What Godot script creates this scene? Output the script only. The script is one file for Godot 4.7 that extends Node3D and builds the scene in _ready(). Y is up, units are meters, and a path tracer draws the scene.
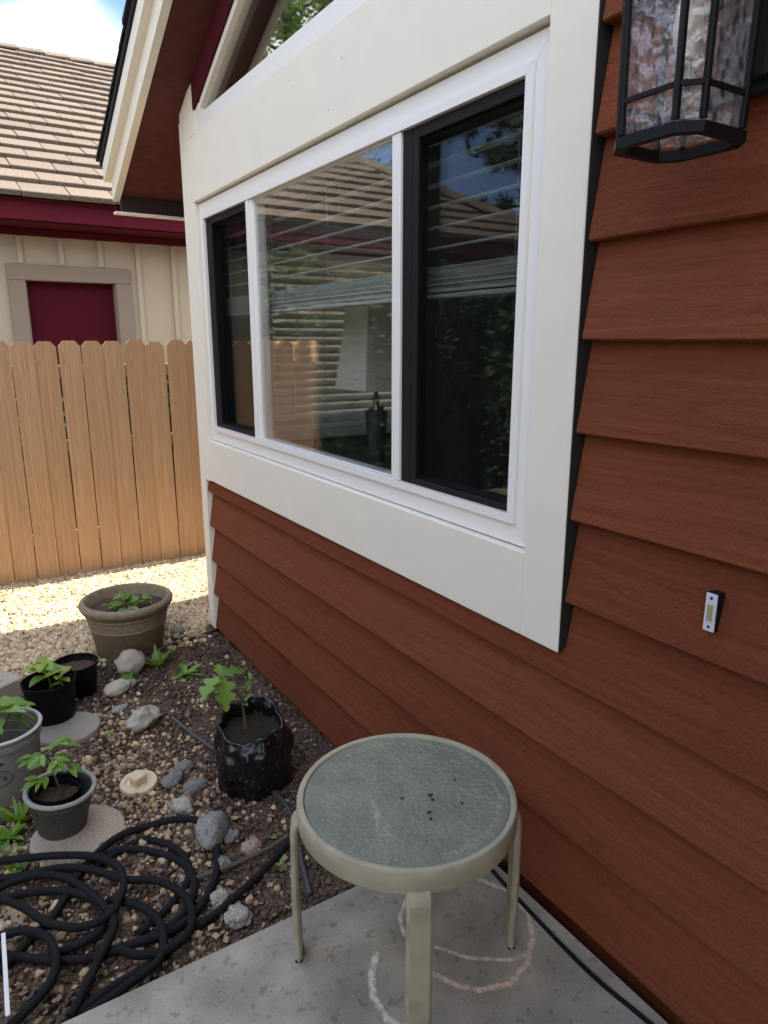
extends Node3D

# ---------------------------------------------------------------- mesh builder
class MB:
	var v := PackedVector3Array()
	var n := PackedVector3Array()
	var u := PackedVector2Array()
	var c := PackedColorArray()
	var i := PackedInt32Array()

	func put(p: Vector3, nn: Vector3, t := Vector2.ZERO, col := Color.WHITE) -> int:
		v.append(p); n.append(nn); u.append(t); c.append(col)
		return v.size() - 1

	func tri(a: int, b: int, d: int) -> void:      # given counter-clockwise seen from outside
		i.append(a); i.append(d); i.append(b)

	func quad(a: Vector3, b: Vector3, d: Vector3, e: Vector3, uvs := []) -> void:
		var nn := (d - a).cross(e - b).normalized()
		var k := v.size()
		var pts := [a, b, d, e]
		for q in 4:
			put(pts[q], nn, uvs[q] if uvs.size() == 4 else Vector2.ZERO)
		tri(k, k + 1, k + 2); tri(k, k + 2, k + 3)

	func tri3(a: Vector3, b: Vector3, d: Vector3) -> void:
		var nn := (b - a).cross(d - a).normalized()
		var k := v.size()
		put(a, nn); put(b, nn); put(d, nn)
		tri(k, k + 1, k + 2)

	# chamfered box
	func box(ce: Vector3, s: Vector3, b := 0.0, bas := Basis()) -> void:
		var h := s * 0.5
		b = minf(b, minf(h.x, minf(h.y, h.z)) * 0.9)
		for ax in 3:
			for sg in [-1.0, 1.0]:
				var e1 := Vector3.ZERO; var e2 := Vector3.ZERO; var nn := Vector3.ZERO
				nn[ax] = sg
				e1[(ax + 1) % 3] = h[(ax + 1) % 3] - b
				e2[(ax + 2) % 3] = h[(ax + 2) % 3] - b
				var o := nn * h[ax]
				if sg > 0:
					quad(ce + bas * (o - e1 - e2), ce + bas * (o + e1 - e2), ce + bas * (o + e1 + e2), ce + bas * (o - e1 + e2))
				else:
					quad(ce + bas * (o - e1 + e2), ce + bas * (o + e1 + e2), ce + bas * (o + e1 - e2), ce + bas * (o - e1 - e2))
		if b <= 0.0:
			return
		for ax in 3:      # twelve edges
			var p := (ax + 1) % 3; var q := (ax + 2) % 3
			for sp in [-1.0, 1.0]:
				for sq in [-1.0, 1.0]:
					var a1 := Vector3.ZERO; var a2 := Vector3.ZERO
					a1[p] = sp * h[p]; a1[q] = sq * (h[q] - b)
					a2[p] = sp * (h[p] - b); a2[q] = sq * h[q]
					var l := Vector3.ZERO
					l[ax] = h[ax] - b
					if sp * sq > 0:
						quad(ce + bas * (a1 - l), ce + bas * (a2 - l), ce + bas * (a2 + l), ce + bas * (a1 + l))
					else:
						quad(ce + bas * (a1 + l), ce + bas * (a2 + l), ce + bas * (a2 - l), ce + bas * (a1 - l))
		for sx in [-1.0, 1.0]:
			for sy in [-1.0, 1.0]:
				for sz in [-1.0, 1.0]:
					var sg := Vector3(sx, sy, sz)
					var a := ce + bas * (sg * Vector3(h.x, h.y - b, h.z - b))
					var d := ce + bas * (sg * Vector3(h.x - b, h.y, h.z - b))
					var e := ce + bas * (sg * Vector3(h.x - b, h.y - b, h.z))
					if sx * sy * sz > 0: tri3(a, d, e)
					else: tri3(a, e, d)

	# span box from corner to corner
	func span(a: Vector3, d: Vector3, b := 0.0) -> void:
		box((a + d) * 0.5, (d - a).abs(), b)

	# polygon in the plane (uu, vv) swept along ww
	func prism(poly: Array, o: Vector3, uu: Vector3, vv: Vector3, ww: Vector3) -> void:
		var pts := PackedVector2Array()
		for q in poly: pts.append(Vector2(q[0], q[1]))
		if Geometry2D.is_polygon_clockwise(pts):
			pts.reverse()
		var flip := uu.cross(vv).dot(ww) < 0.0
		var m := pts.size()
		var w3 := func(t: Vector2) -> Vector3: return o + uu * t.x + vv * t.y
		for k in m:
			var a: Vector3 = w3.call(pts[k]); var d: Vector3 = w3.call(pts[(k + 1) % m])
			if flip: quad(d, a, a + ww, d + ww)
			else: quad(a, d, d + ww, a + ww)
		var t := Geometry2D.triangulate_polygon(pts)
		for k in range(0, t.size(), 3):
			var a: Vector3 = w3.call(pts[t[k]]); var d: Vector3 = w3.call(pts[t[k + 1]]); var e: Vector3 = w3.call(pts[t[k + 2]])
			var up := (d - a).cross(e - a).dot(ww) > 0.0
			if up:
				tri3(a + ww, d + ww, e + ww); tri3(a, e, d)
			else:
				tri3(a + ww, e + ww, d + ww); tri3(a, d, e)

	# lathe: profile of [radius, y], wobble(angle, y) -> factor
	func lathe(prof: Array, seg := 32, o := Vector3.ZERO, wob = null) -> void:
		var m := prof.size()
		var ns := []
		for k in m - 1:
			var t := Vector2(prof[k + 1][0] - prof[k][0], prof[k + 1][1] - prof[k][1])
			ns.append(Vector2(t.y, -t.x).normalized())
		for k in m - 1:
			var na: Vector2 = ns[k]; var nb: Vector2 = ns[k]
			if k > 0 and ns[k - 1].dot(ns[k]) > 0.75: na = (ns[k - 1] + ns[k]).normalized()
			if k < m - 2 and ns[k + 1].dot(ns[k]) > 0.75: nb = (ns[k + 1] + ns[k]).normalized()
			var base := v.size()
			for s in seg + 1:
				var a := TAU * s / seg
				var ca := cos(a); var sa := sin(a)
				for e in 2:
					var pr: Array = prof[k + e]
					var r: float = pr[0]; var y: float = pr[1]
					if wob != null:
						var w: Vector2 = wob.call(a, y)
						r *= w.x; y += w.y
					var nn: Vector2 = na if e == 0 else nb
					put(o + Vector3(ca * r, y, sa * r), Vector3(ca * nn.x, nn.y, sa * nn.x), Vector2(float(s) / seg, y))
			for s in seg:
				var q := base + s * 2
				tri(q, q + 1, q + 3); tri(q, q + 3, q + 2)

	func disc(ce: Vector3, r: float, seg := 32, up := 1.0) -> void:
		var k := put(ce, Vector3.UP * up)
		for s in seg + 1:
			var a := TAU * s / seg
			put(ce + Vector3(cos(a) * r, 0, sin(a) * r), Vector3.UP * up)
		for s in seg:
			if up > 0: tri(k, k + 2 + s, k + 1 + s)
			else: tri(k, k + 1 + s, k + 2 + s)

	# tube through points, radius may be a number or an array
	func tube(pts: Array, rad, sides := 8, caps := true, flat := Vector2.ONE, up0 := Vector3.UP) -> void:
		var m := pts.size()
		var base := v.size()
		var side := Vector3.ZERO
		for k in m:
			var t: Vector3 = (pts[mini(k + 1, m - 1)] - pts[maxi(k - 1, 0)]).normalized()
			if side == Vector3.ZERO:
				side = up0.cross(t)
				if side.length() < 0.05: side = Vector3.RIGHT.cross(t)
			side = (side - t * side.dot(t)).normalized()
			var nrm := t.cross(side)
			var r: float = rad[k] if rad is Array else rad
			for s in sides + 1:
				var a := TAU * s / sides
				var d := side * cos(a) * flat.x + nrm * sin(a) * flat.y
				var nn := (side * cos(a) / flat.x + nrm * sin(a) / flat.y).normalized()
				put(pts[k] + d * r, nn, Vector2(float(s) / sides, float(k)))
		for k in m - 1:
			for s in sides:
				var q := base + k * (sides + 1) + s
				tri(q, q + 1, q + sides + 2); tri(q, q + sides + 2, q + sides + 1)
		if caps:
			for e in [0, m - 1]:
				var t: Vector3 = (pts[1] - pts[0]).normalized() * -1.0 if e == 0 else (pts[m - 1] - pts[m - 2]).normalized()
				var k := put(pts[e], t)
				for s in sides + 1: put(v[base + e * (sides + 1) + s], t)
				for s in sides:
					if e == 0: tri(k, k + 2 + s, k + 1 + s)
					else: tri(k, k + 1 + s, k + 2 + s)

	# lumpy stone
	func rock(r: Vector3, seed_: int, rough := 0.18, lo := 12, la := 8, freq := 1.3) -> void:
		var no := FastNoiseLite.new()
		no.seed = seed_; no.frequency = freq; no.fractal_octaves = 3
		var base := v.size()
		for y in la + 1:
			var th := PI * y / la
			for x in lo + 1:
				var ph := TAU * (x % lo) / lo
				var d := Vector3(sin(th) * cos(ph), cos(th), sin(th) * sin(ph))
				put(d * r * (1.0 + rough * 2.0 * no.get_noise_3dv(d)), d)
		for y in la:
			for x in lo:
				var q := base + y * (lo + 1) + x
				tri(q, q + 1, q + lo + 2); tri(q, q + lo + 2, q + lo + 1)
		smooth(base, true)

	# recompute smooth normals from vertex base on, welding equal positions
	func smooth(base := 0, weld := true) -> void:
		var acc := {}
		for k in range(0, i.size(), 3):
			if i[k] < base: continue
			var a := v[i[k]]; var d := v[i[k + 1]]; var e := v[i[k + 2]]
			var nn := (e - a).cross(d - a)
			for q in 3:
				var key = v[i[k + q]].snapped(Vector3.ONE * 1e-5) if weld else i[k + q]
				acc[key] = acc.get(key, Vector3.ZERO) + nn
		for k in range(base, v.size()):
			var key = v[k].snapped(Vector3.ONE * 1e-5) if weld else k
			if acc.has(key) and acc[key].length() > 0.0: n[k] = acc[key].normalized()

	func mesh() -> ArrayMesh:
		var a := []
		a.resize(Mesh.ARRAY_MAX)
		a[Mesh.ARRAY_VERTEX] = v; a[Mesh.ARRAY_NORMAL] = n; a[Mesh.ARRAY_TEX_UV] = u; a[Mesh.ARRAY_INDEX] = i
		a[Mesh.ARRAY_COLOR] = c
		var m := ArrayMesh.new()
		m.add_surface_from_arrays(Mesh.PRIMITIVE_TRIANGLES, a)
		return m

var rng := RandomNumberGenerator.new()
var M := {}
var taken := {}

# ---------------------------------------------------------------- node helpers
func numbered(called: String) -> String:
	taken[called] = taken.get(called, -1) + 1
	return called if taken[called] == 0 else "%s_%03d" % [called, taken[called]]

func tag(o: Node, label: String, category := "", group := "", kind := "") -> void:
	if label: o.set_meta("label", label)
	if category: o.set_meta("category", category)
	if group: o.set_meta("group", group)
	if kind: o.set_meta("kind", kind)

func thing(called: String, label: String, category: String, at := Vector3.ZERO, group := "", turn := 0.0) -> Node3D:
	var o := Node3D.new()
	o.name = numbered(called)
	add_child(o)
	o.position = at
	o.rotation.y = turn
	tag(o, label, category, group)
	return o

func part(called: String, b, mat: Material, parent: Node, at := Vector3.ZERO) -> MeshInstance3D:
	var o := MeshInstance3D.new()
	o.name = called
	o.mesh = b.mesh() if b is MB else b
	o.material_override = mat
	parent.add_child(o, true)
	o.position = at
	return o

func solo(called: String, b, mat: Material, label: String, category: String, at := Vector3.ZERO, group := "") -> MeshInstance3D:
	var o := part(numbered(called), b, mat, self, at)
	tag(o, label, category, group)
	return o

func setting(called: String, b, mat: Material, kind := "structure", label := "") -> MeshInstance3D:
	var o := part(numbered(called), b, mat, self)
	tag(o, label, "", "", kind)
	return o

func bx(called: String, a: Vector3, d: Vector3, mat: Material, parent: Node, b := 0.0) -> MeshInstance3D:
	var m := MB.new()
	var ce := (a + d) * 0.5
	m.box(Vector3.ZERO, (d - a).abs(), b)
	return part(called, m, mat, parent, ce)

# ---------------------------------------------------------------- textures
func lin(r: float, g: float, b: float) -> Color:
	return Color(r, g, b).linear_to_srgb()

func mat(r: float, g: float, b: float, rough := 0.8, metal := 0.0) -> StandardMaterial3D:
	var m := StandardMaterial3D.new()
	m.albedo_color = lin(r, g, b)
	m.roughness = rough
	m.metallic = metal
	return m

func ntex(seed_: int, freq: float, ramp: Array, size := 512, oct := 5, kind := FastNoiseLite.TYPE_SIMPLEX_SMOOTH, warp := 0.0) -> NoiseTexture2D:
	var no := FastNoiseLite.new()
	no.seed = seed_; no.frequency = freq; no.noise_type = kind
	no.fractal_octaves = oct
	if warp > 0.0:
		no.domain_warp_enabled = true
		no.domain_warp_amplitude = warp
		no.domain_warp_frequency = freq * 0.5
	var t := NoiseTexture2D.new()
	t.width = size; t.height = size; t.seamless = true; t.noise = no
	if ramp.size():
		var g := Gradient.new()
		var offs := PackedFloat32Array(); var cols := PackedColorArray()
		for q in ramp:
			offs.append(q[0]); cols.append(q[1])
		g.offsets = offs; g.colors = cols
		t.color_ramp = g
	return t

func grey(a: float) -> Color:
	return Color(a, a, a)

func tri_map(m: StandardMaterial3D, scale: Vector3, tex: Texture2D = null, height: Texture2D = null, cm := 0.1, offset := Vector3.ZERO, world := true) -> StandardMaterial3D:
	m.uv1_triplanar = true
	m.uv1_world_triplanar = world
	m.uv1_scale = scale
	m.uv1_offset = offset
	m.uv1_triplanar_sharpness = 6.0
	if tex: m.albedo_texture = tex
	if height:
		m.heightmap_enabled = true
		m.heightmap_texture = height
		m.heightmap_scale = cm
	return m

# sawn wood: grain along u (or along v); returns [tone, relief]
func wood(w: int, h: int, seed_: int, knots: int, upright := false, tone := 0.22, pores := 0.22) -> Array:
	var a := FastNoiseLite.new(); a.seed = seed_; a.frequency = 1.0; a.fractal_octaves = 3
	var f := FastNoiseLite.new(); f.seed = seed_ + 9; f.frequency = 1.0; f.fractal_octaves = 2
	var r := RandomNumberGenerator.new(); r.seed = seed_
	var ks := []
	for k in knots:
		ks.append([r.randf(), r.randf(), r.randf_range(0.010, 0.024)])
	var im := Image.create(w, h, false, Image.FORMAT_RGB8)
	var hi := Image.create(w, h, false, Image.FORMAT_L8)
	for y in h:
		for x in w:
			var p := (float(x) / w) if not upright else (float(y) / h)   # along the grain, 0..1
			var q := (float(y) / h) if not upright else (float(x) / w)   # across
			var bend := 0.0
			var kn := 0.0
			for kk in ks:
				var dp: float = wrapf(p - kk[0], -0.5, 0.5) * 2.6; var dq: float = wrapf(q - kk[1], -0.5, 0.5)
				var d2: float = dp * dp * 0.5 + dq * dq
				var e: float = exp(-d2 / (kk[2] * kk[2] * 5.0))
				bend += e * signf(dq) * 0.02
				kn += exp(-d2 / (kk[2] * kk[2]))
			var ang := p * TAU
			var qa := (q + bend) * TAU
			var gr := a.get_noise_3d(cos(ang) * 0.55 + 5.0, sin(ang) * 0.55 + sin(qa) * 6.0, cos(qa) * 6.0)
			var fine := f.get_noise_3d(cos(ang) * 3.0 + 20.0 * sin(qa), sin(ang) * 3.0, cos(qa) * 20.0)
			var pore := f.get_noise_2d(x * 0.55, y * 0.55)
			var t := 1.0 - tone * 0.5 + tone * (gr * 0.7 + fine * 0.35) - 0.55 * tone * kn + tone * 0.15 * pore
			t = clampf(t, 0.0, 1.0)
			im.set_pixel(x, y, Color(t, t * (0.985 + 0.03 * gr), t * (0.97 + 0.05 * gr)))
			var z := 0.5 + gr * 0.20 + fine * 0.22 + pore * pores + f.get_noise_2d(x * 0.18, y * 0.10) * pores - kn * 0.12
			hi.set_pixel(x, y, grey(clampf(z, 0.0, 1.0)))
	return [ImageTexture.create_from_image(im), ImageTexture.create_from_image(hi)]

# ---------------------------------------------------------------- the lie of the land
var land := FastNoiseLite.new()
func gy(x: float, z: float) -> float:
	var t := clampf((-z - 1.5) / 1.1, 0.0, 1.0)
	return -0.12 - 0.10 * t + 0.008 * land.get_noise_2d(x * 1.0, z * 1.0)

func on_ground(x: float, z: float, up := 0.0) -> Vector3:
	return Vector3(x, gy(x, z) + up, z)

const SLOPE := 0.483
func soff(z: float) -> float:
	return 2.625 + SLOPE * (z + 3.995)

# ---------------------------------------------------------------- build
func _ready() -> void:
	rng.seed = 7
	land.seed = 3; land.frequency = 1.6; land.fractal_octaves = 4
	camera_and_light()
	materials()
	ground()
	own_house()
	house_window()
	room()
	neighbour()
	fence()
	planting_behind()
	wall_lantern()
	doorbell()
	side_table()
	pots()
	stones()
	hose_and_lines()
	plants()
	pebbles()

func camera_and_light() -> void:
	var cam := Camera3D.new()
	cam.name = "camera"
	cam.position = Vector3(-1.2585, 1.5, 0.0)
	cam.rotation = Vector3(deg_to_rad(-13.73), deg_to_rad(-32.2), 0)
	cam.fov = 72.36
	cam.near = 0.02
	cam.far = 600.0
	add_child(cam)
	cam.current = true

	var env := Environment.new()
	env.background_mode = Environment.BG_SKY
	var sky := Sky.new()
	var pano := PanoramaSkyMaterial.new()
	pano.panorama = ImageTexture.create_from_image(sky_image())
	sky.sky_material = pano
	env.sky = sky
	env.tonemap_mode = Environment.TONE_MAPPER_LINEAR
	env.tonemap_exposure = 6.3
	env.sdfgi_enabled = true
	env.ssao_enabled = true
	env.ssil_enabled = true
	var we := WorldEnvironment.new()
	we.name = "world"
	we.environment = env
	add_child(we)

	var sun := DirectionalLight3D.new()
	sun.name = "sun"
	sun.light_energy = 0.78
	sun.light_color = Color(1.0, 0.955, 0.88)
	sun.light_angular_distance = 0.53
	sun.shadow_enabled = true
	add_child(sun)
	var to_sun := Vector3(0.62, 1.0, -0.07).normalized()
	sun.look_at_from_position(to_sun * 50.0, Vector3.ZERO, Vector3.UP)

func sky_image() -> Image:
	var w := 1024; var h := 512
	var im := Image.create(w, h, false, Image.FORMAT_RGBF)
	var a := FastNoiseLite.new(); a.seed = 34; a.frequency = 0.85; a.fractal_octaves = 6; a.fractal_gain = 0.55
	var b := FastNoiseLite.new(); b.seed = 4; b.frequency = 0.4; b.fractal_octaves = 2
	for y in h:
		var el := (0.5 - (y + 0.5) / h) * PI
		for x in w:
			var az := (x + 0.5) / w * TAU
			var d := Vector3(cos(el) * sin(az), sin(el), -cos(el) * cos(az))
			if d.y < 0.0:
				im.set_pixel(x, y, Color(0.30, 0.28, 0.25))
				continue
			var f := pow(1.0 - d.y, 2.2)
			var c := Color(0.030, 0.075, 0.21).lerp(Color(0.12, 0.175, 0.28), f)
			var k := 1.0 / (d.y + 0.22)
			var p := Vector3(d.x * k, 0.0, d.z * k) * 1.3
			var t := a.get_noise_3dv(p) + 0.45 * b.get_noise_3dv(p) + 0.16
			t = smoothstep(-0.02, 0.42, t)
			var cl := 0.56 + 0.26 * a.get_noise_3dv(p * 2.3 + Vector3(7, 0, 3))
			c = c.lerp(Color(cl, cl * 0.98, cl * 0.94), t * 0.95)
			im.set_pixel(x, y, c)
	return im

func materials() -> void:
	# painted lap siding
	var ws := wood(1024, 512, 11, 9, false, 0.12, 0.5)
	var m: StandardMaterial3D
	M.sidings = []
	for c in [[0.215, 0.067, 0.032, 0.0], [0.192, 0.059, 0.029, 0.37], [0.226, 0.073, 0.036, 0.61], [0.204, 0.064, 0.032, 0.83]]:
		m = mat(c[0], c[1], c[2], 0.8)
		m.metallic_specular = 0.22
		M.sidings.append(tri_map(m, Vector3(1.0, 1.0 / 0.62, 1.0 / 1.55), ws[0], ws[1], 0.26, Vector3(0.0, c[3], c[3] * 1.7)))
	M.siding_b = M.sidings[1]
	M.sheathing = mat(0.20, 0.14, 0.09, 0.95)
	M.edge_dark = mat(0.018, 0.015, 0.013, 0.9)
	# cream painted trim with faint saw texture
	var rough_h := ntex(5, 0.02, [], 512, 5)
	M.rough_h = rough_h
	var blot := ntex(6, 0.010, [[0.0, grey(0.98)], [0.5, grey(0.99)], [1.0, grey(1.0)]], 512, 6)
	M.blot = blot
	m = mat(0.82, 0.79, 0.69, 0.6)
	M.cream = tri_map(m, Vector3(1.0, 1.6, 0.8), blot, rough_h, 0.03)
	m = mat(0.81, 0.81, 0.79, 0.32)
	M.vinyl = m
	M.vinyl_dark = mat(0.62, 0.63, 0.66, 0.4)
	M.bronze = mat(0.014, 0.014, 0.016, 0.55)
	M.bronze.metallic_specular = 0.25
	M.rubber = mat(0.012, 0.012, 0.013, 0.6)
	m = mat(0.115, 0.042, 0.038, 0.75)
	m.metallic_specular = 0.2
	M.soffit = tri_map(m, Vector3(3.0, 1.0, 0.7), ws[0], rough_h, 0.05)
	M.maroon = mat(0.070, 0.012, 0.020, 0.8)
	M.maroon.metallic_specular = 0.2
	M.eave_brown = mat(0.022, 0.011, 0.010, 0.9)
	m = mat(0.028, 0.028, 0.032, 0.95)
	M.shingle = tri_map(m, Vector3(6, 6, 6), ntex(8, 0.08, [[0.0, grey(0.45)], [1.0, grey(1.0)]], 256, 3), rough_h, 0.3)
	# glass
	m = StandardMaterial3D.new()
	m.albedo_color = Color(0.10, 0.18, 0.15, 0.07)
	m.transparency = BaseMaterial3D.TRANSPARENCY_ALPHA
	m.roughness = 0.0
	M.glass = m
	# insect screen: fine dark mesh that veils what is behind it
	m = StandardMaterial3D.new()
	m.albedo_color = Color(0.07, 0.07, 0.08, 0.36)
	m.transparency = BaseMaterial3D.TRANSPARENCY_ALPHA
	m.roughness = 0.9
	m.metallic_specular = 0.0
	M.screen = m
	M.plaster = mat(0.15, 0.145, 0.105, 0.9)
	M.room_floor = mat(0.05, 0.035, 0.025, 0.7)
	M.slat = mat(0.74, 0.80, 0.76, 0.5)
	M.cord = mat(0.6, 0.62, 0.6, 0.8)
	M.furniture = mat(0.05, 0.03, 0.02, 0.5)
	# patio concrete
	M.concrete_h = ntex(31, 0.06, [], 512, 5)
	# neighbour
	m = mat(0.48, 0.415, 0.305, 0.75)
	M.nb_wall = tri_map(m, Vector3(0.8, 0.8, 0.8), blot, rough_h, 0.05)
	M.nb_trim = mat(0.27, 0.215, 0.165, 0.7)
	M.nb_door = mat(0.075, 0.008, 0.016, 0.85)
	M.nb_door.metallic_specular = 0.2
	M.nb_fascia = mat(0.098, 0.009, 0.019, 0.7)
	M.nb_fascia.metallic_specular = 0.25
	var speck := ntex(33, 0.05, [[0.0, grey(0.72)], [0.5, grey(0.88)], [1.0, grey(1.0)]], 512, 5)
	M.tiles = []
	for c in [[0.155, 0.119, 0.087], [0.172, 0.132, 0.098], [0.140, 0.108, 0.081], [0.163, 0.127, 0.098]]:
		m = mat(c[0], c[1], c[2], 0.9)
		M.tiles.append(tri_map(m, Vector3(1.1, 1.1, 1.1), speck, rough_h, 0.25, Vector3(c[0] * 7.0, c[1] * 5.0, 0)))
	# fence
	var wf := wood(512, 1024, 51, 6, true, 0.13)
	M.pickets = []
	for c in [[0.48, 0.31, 0.170, 0.0], [0.455, 0.29, 0.156, 0.31], [0.50, 0.325, 0.18, 0.62], [0.465, 0.30, 0.165, 0.47]]:
		m = mat(c[0], c[1], c[2], 0.8)
		M.pickets.append(tri_map(m, Vector3(1.0 / 0.62, 1.0 / 1.9, 1.0), wf[0], wf[1], 0.34, Vector3(c[3], c[3] * 2.3, 0)))
	# soil and gravel
	var soil_t := ntex(61, 0.03, [[0.0, Color(0.20, 0.155, 0.12)], [0.4, Color(0.31, 0.25, 0.20)], [0.62, Color(0.42, 0.35, 0.285)], [1.0, Color(0.58, 0.50, 0.42)]], 1024, 6)
	m = StandardMaterial3D.new()
	m.albedo_color = Color(1.0, 0.97, 0.94)
	m.roughness = 0.95
	M.soil = tri_map(m, Vector3(1.7, 1.7, 1.7), soil_t, ntex(62, 0.05, [], 1024, 6), 1.2)
	m = mat(0.34, 0.26, 0.18, 0.95)
	M.far_ground = tri_map(m, Vector3(1.5, 1.5, 1.5), speck, null)
	m = mat(1.0, 1.0, 1.0, 0.85)
	m.vertex_color_use_as_albedo = true
	M.pebble = m
	m = mat(0.060, 0.040, 0.026, 0.95)
	M.potting = tri_map(m, Vector3(9, 9, 9), ntex(63, 0.05, [[0.0, grey(0.35)], [0.6, grey(0.8)], [0.72, Color(1.0, 0.9, 0.8)], [1.0, Color(1.0, 0.95, 0.9)]], 512, 5), ntex(64, 0.06, [], 512, 4), 1.0)
	m = mat(0.16, 0.10, 0.065, 0.95)
	M.potting_dry = tri_map(m, Vector3(9, 9, 9), ntex(63, 0.05, [[0.0, grey(0.4)], [0.6, grey(0.8)], [1.0, grey(1.0)]], 512, 5), M.rough_h, 1.0)
	# paver concrete
	m = mat(0.50, 0.45, 0.375, 0.95)
	M.paver = tri_map(m, Vector3(4, 4, 4), ntex(65, 0.04, [[0.0, grey(0.75)], [0.45, grey(0.9)], [0.7, Color(1.0, 0.93, 0.86)], [1.0, grey(1.0)]], 512, 5), ntex(66, 0.09, [], 512, 4), 0.35)
	m = mat(0.52, 0.48, 0.41, 0.95)
	M.aggregate = tri_map(m, Vector3(5, 5, 5), ntex(67, 0.10, [[0.0, grey(0.62)], [0.4, grey(0.85)], [1.0, Color(1.0, 0.97, 0.9)]], 512, 3, FastNoiseLite.TYPE_CELLULAR), ntex(67, 0.10, [], 512, 3, FastNoiseLite.TYPE_CELLULAR), 0.5)
	# pots
	m = mat(0.285, 0.225, 0.145, 0.6)
	M.taupe = tri_map(m, Vector3(3, 3, 3), ntex(70, 0.02, [[0.0, grey(0.78)], [0.6, grey(0.95)], [1.0, grey(1.0)]], 512, 4), M.rough_h, 0.05)
	M.black_plastic = mat(0.008, 0.008, 0.009, 0.5)
	M.black_plastic.metallic_specular = 0.25
	m = mat(0.255, 0.25, 0.235, 0.45)
	M.silver_plastic = tri_map(m, Vector3(2, 2, 2), ntex(71, 0.012, [[0.0, grey(0.85)], [1.0, grey(1.0)]], 256, 4))
	M.silver_rim = mat(0.38, 0.385, 0.39, 0.4)
	m = mat(0.105, 0.105, 0.10, 0.7)
	M.grey_plastic = tri_map(m, Vector3(5, 5, 5), ntex(72, 0.03, [[0.0, grey(0.66)], [0.6, grey(0.9)], [1.0, grey(1.0)]], 512, 5))
	m = mat(0.34, 0.34, 0.325, 0.65)
	M.grey_rim = tri_map(m, Vector3(5, 5, 5), ntex(72, 0.03, [[0.0, grey(0.8)], [1.0, grey(1.0)]], 256, 4))
	m = mat(1.0, 1.0, 1.0, 0.26)
	M.bag = tri_map(m, Vector3(4.0, 4.0, 4.0), ntex(73, 0.016, [[0.0, Color(0.085, 0.085, 0.10)], [0.74, Color(0.09, 0.09, 0.105)], [0.86, Color(0.30, 0.28, 0.26)], [1.0, Color(0.42, 0.40, 0.37)]], 512, 4), ntex(74, 0.006, [], 512, 2, FastNoiseLite.TYPE_SIMPLEX_SMOOTH, 30.0), 1.3)
	M.print_black = mat(0.02, 0.02, 0.02, 0.6)
	M.cap = mat(0.60, 0.47, 0.30, 0.6)
	m = mat(0.024, 0.024, 0.028, 0.8)
	m.metallic_specular = 0.25
	M.hose = tri_map(m, Vector3(14, 14, 14), ntex(75, 0.08, [[0.0, grey(0.6)], [1.0, grey(1.0)]], 256, 3), ntex(76, 0.12, [], 256, 3), 0.12)
	M.drip = mat(0.055, 0.057, 0.063, 0.6)
	M.wire = mat(0.12, 0.07, 0.05, 0.6)
	M.stick = mat(0.085, 0.072, 0.058, 0.9)
	M.white_plastic = mat(0.72, 0.72, 0.72, 0.5)
	# table
	m = mat(0.40, 0.37, 0.27, 0.45)
	M.table_metal = tri_map(m, Vector3(3, 3, 3), ntex(80, 0.01, [[0.0, grey(0.86)], [0.6, grey(0.97)], [1.0, grey(1.0)]], 256, 4), null)
	# stone kinds
	M.stones = {}
	for s in [["granite", 0.56, 0.51, 0.42, 0.6], ["grey", 0.24, 0.235, 0.22, 0.8], ["pale", 0.47, 0.44, 0.38, 0.7], ["blue", 0.33, 0.335, 0.325, 0.75], ["pink", 0.44, 0.33, 0.255, 0.75]]:
		m = mat(s[1], s[2], s[3], 0.85)
		M.stones[s[0]] = tri_map(m, Vector3(7, 7, 7), ntex(90 + M.stones.size(), 0.09 if s[0] == "granite" else 0.03, [[0.0, grey(s[4] * 0.8)], [0.4, grey(0.8)], [0.62, grey(0.93)], [1.0, grey(1.0)]], 512, 5), M.rough_h, 0.25)
	# greens
	M.leaf = []
	for s in [[0.10, 0.21, 0.025], [0.14, 0.26, 0.035], [0.075, 0.165, 0.025], [0.20, 0.29, 0.03], [0.30, 0.27, 0.05]]:
		m = mat(s[0], s[1], s[2], 0.5)
		m.backlight_enabled = true
		m.backlight = Color(0.55, 0.65, 0.2)
		M.leaf.append(m)
	M.stem = mat(0.10, 0.075, 0.045, 0.8)
	M.stem_green = mat(0.16, 0.20, 0.06, 0.7)
	M.bark = tri_map(mat(0.09, 0.065, 0.05, 0.95), Vector3(3, 0.6, 3), ntex(99, 0.05, [[0.0, grey(0.4)], [1.0, grey(1.0)]], 256, 4))
	M.needles = mat(0.045, 0.085, 0.045, 0.6)
	M.foliage = mat(0.07, 0.13, 0.03, 0.6)
	M.foliage.backlight_enabled = true
	M.foliage.backlight = Color(0.4, 0.5, 0.15)
	M.shrub_green = mat(0.030, 0.055, 0.020, 0.7)
	M.black_metal = mat(0.009, 0.010, 0.012, 0.5)
	M.black_metal.metallic_specular = 0.3

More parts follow.
